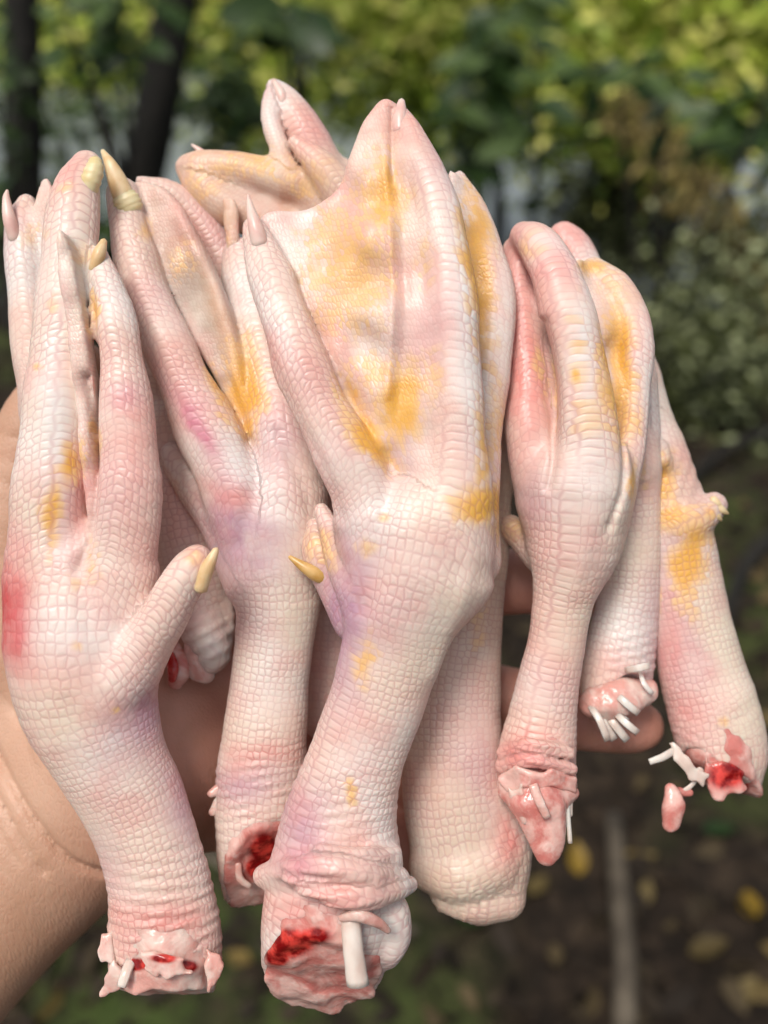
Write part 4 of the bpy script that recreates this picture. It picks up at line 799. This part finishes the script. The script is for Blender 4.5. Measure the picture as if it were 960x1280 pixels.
S('dark leaves hanging in front of the left edge trunk', 10, 130, 3.5, 30, 90, 60, 30, M_LD, k=8)
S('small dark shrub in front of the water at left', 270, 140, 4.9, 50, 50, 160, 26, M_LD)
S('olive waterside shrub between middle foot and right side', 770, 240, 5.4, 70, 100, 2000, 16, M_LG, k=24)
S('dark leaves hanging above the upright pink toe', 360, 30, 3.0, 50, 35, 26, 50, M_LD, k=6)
for i, (x, y, r) in enumerate(((-16, 34, 5.0), (-8, 35, 4.6), (0, 34.5, 5), (8, 35, 4.8), (16, 34, 5.1))):
    z = float(ground_z(x, y)); nm = ('leftmost', 'second from left', 'middle', 'second from right', 'rightmost')[i]
    shrub('%s of the green bushes on the far bank' % nm, (x, y, z+.8), (r, 2, 2.0), 1500, .5, M_LB, group='bushes on the far bank', name='bush', cat='bush')

M_OLIVE = leaf_mat('dry_olive_leaflet', [(0, (.08, .06, .018)), (.5, (.20, .155, .045)), (1, (.38, .30, .10))], .7)
# dry frond
fb = ray_at(965, 370, 3.6); ft = ray_at(780, 120, 4.4); t = thing('dead_frond', 'dry olive-brown frond leaning diagonally at the right', 'frond', fb)
mid = (fb+ft)/2+np.array((0, 0, .05)); tube_w('midrib', [(*fb, .014), (*mid, .011), (*ft, .004)], M_DRY, t, fb, 6)
P = catmull(np.array([fb, mid, ft]), 40); P = np.repeat(P, 6, 0)+RNG.normal(0, .05, (len(P)*6, 3)); leaves('leaflet_mass', P, .14, M_OLIVE, t, fb, .16, 1.2)['kind'] = 'stuff'

# fallen wood
def stick(label, pts, name='fallen_branch', cat='branch', material=None):
    Q = []
    for (a, b_, r, lift) in pts:
        p = ground_at(a, b_); p[2] = float(ground_z(p[0], p[1]))+r+lift; Q.append((*p, r))
    base = np.array(Q[0][:3]); o = tube_w(name, Q, material or M_WOOD, None, base); o.location = base; o['label'] = label; o['category'] = cat; o['group'] = 'sticks on the ground'
stick('pale stick upright in the picture below the tan foot', [(775, 1330, .018, 0), (772, 1200, .018, .02), (762, 1050, .015, .02)], 'stick', 'stick')
stick('dark branch lying across the right edge, upper of the two', [(800, 690, .012, .02), (890, 610, .015, .05), (1000, 540, .02, .05)], material=M_BARK)
stick('dark branch lying across the right edge, lower of the two', [(880, 860, .012, .02), (930, 740, .02, .04), (1010, 690, .025, .04)], material=M_BARK)
stick('thin dark branch under the cut end second from left', [(250, 1090, .008, .01), (380, 1160, .01, .02), (520, 1200, .008, .01)])

# leaf litter: named leaves and the mass
def fallen(label, px, py, sizepx, material, ang, aspect=.55):
    p = ground_at(px, py); p[2] = float(ground_z(p[0], p[1]))+.02; s_ = sizepx/FPX*np.linalg.norm(p-CAM)
    n = 9; V = []; F = []
    for i in range(n):
        u = i/(n-1); wd = .5*aspect*math.sin(math.pi*u**.8)**.8*s_+.0005
        for k, q in enumerate((-1, 0, 1)): V.append(((u-.5)*s_, q*wd, .12*s_*(abs(q)-.5)*math.sin(math.pi*u)+.08*s_*u*u))
    for i in range(n-1):
        for k in range(2): a = i*3+k; F.append((a, a+1, a+4, a+3))
    V = np.array(V); Vt = V-np.array((0, 0, .001)); m_ = len(V); F2 = [tuple(x+m_ for x in f[::-1]) for f in F]
    o = link_mesh('fallen_leaf', np.vstack([V, Vt]), F+F2, material); attr_f(o.data, 'tone', np.full(2*m_, RNG.uniform(.2, 1)))
    o.location = p; o.rotation_euler = (RNG.uniform(-.3, .3), RNG.uniform(-.3, .3), ang); o['label'] = label; o['category'] = 'leaf'; o['group'] = 'fallen leaves on the forest floor'
for a in (('green fallen leaf just below the tan folded foot', 592, 1172, 60, M_LD, 1.3, .7), ('bright yellow fallen leaf beside the green one under the tan foot', 628, 1152, 44, M_YL, .4, .6),
          ('brown-orange leaf right of the yellow one', 668, 1138, 38, M_DRY, .9), ('orange leaf nearest left of the pale stick', 718, 1100, 40, M_YL, 1.5), ('yellow leaf right of the pale stick, level with the foot scrap', 800, 1098, 34, M_DRY, .2),
          ('yellow leaf near the right edge low down', 932, 1150, 40, M_YL, 1.4), ('large tan leaf right of the pale stick near the bottom', 880, 1208, 46, M_DRY, .2), ('small orange leaf at the bottom right', 925, 1262, 40, M_DRY, .7),
          ('green leaf under the dangling scrap', 895, 1055, 44, M_LD, .3), ('tan leaf just right of the pale stick', 802, 1140, 30, M_DRY, 1.2)):
    fallen(*a)
n = 9000; P = np.stack([RNG.uniform(-2.4, 3.0, n), RNG.uniform(.4, 4.6, n), np.zeros(n)], 1); P[:, 2] = ground_z(P[:, 0], P[:, 1])+RNG.uniform(.0, .03, n)
m, nt, b = mat('litter_leaf', .8, spec=.25); L(nt, ramp(nt, attr(nt, 'tone').outputs['Fac'], [(0, (.012, .008, .005)), (.55, (.022, .015, .009)), (.85, (.04, .029, .015)), (.96, (.09, .065, .03)), (1, (.20, .14, .04))]), b.inputs['Base Color'])
lt = leaves('leaf_litter', P, .06, m, None, np.zeros(3), .5, .15); lt['kind'] = 'stuff'; lt['label'] = 'dark brown leaf litter covering the ground'; lt['category'] = 'leaf litter'
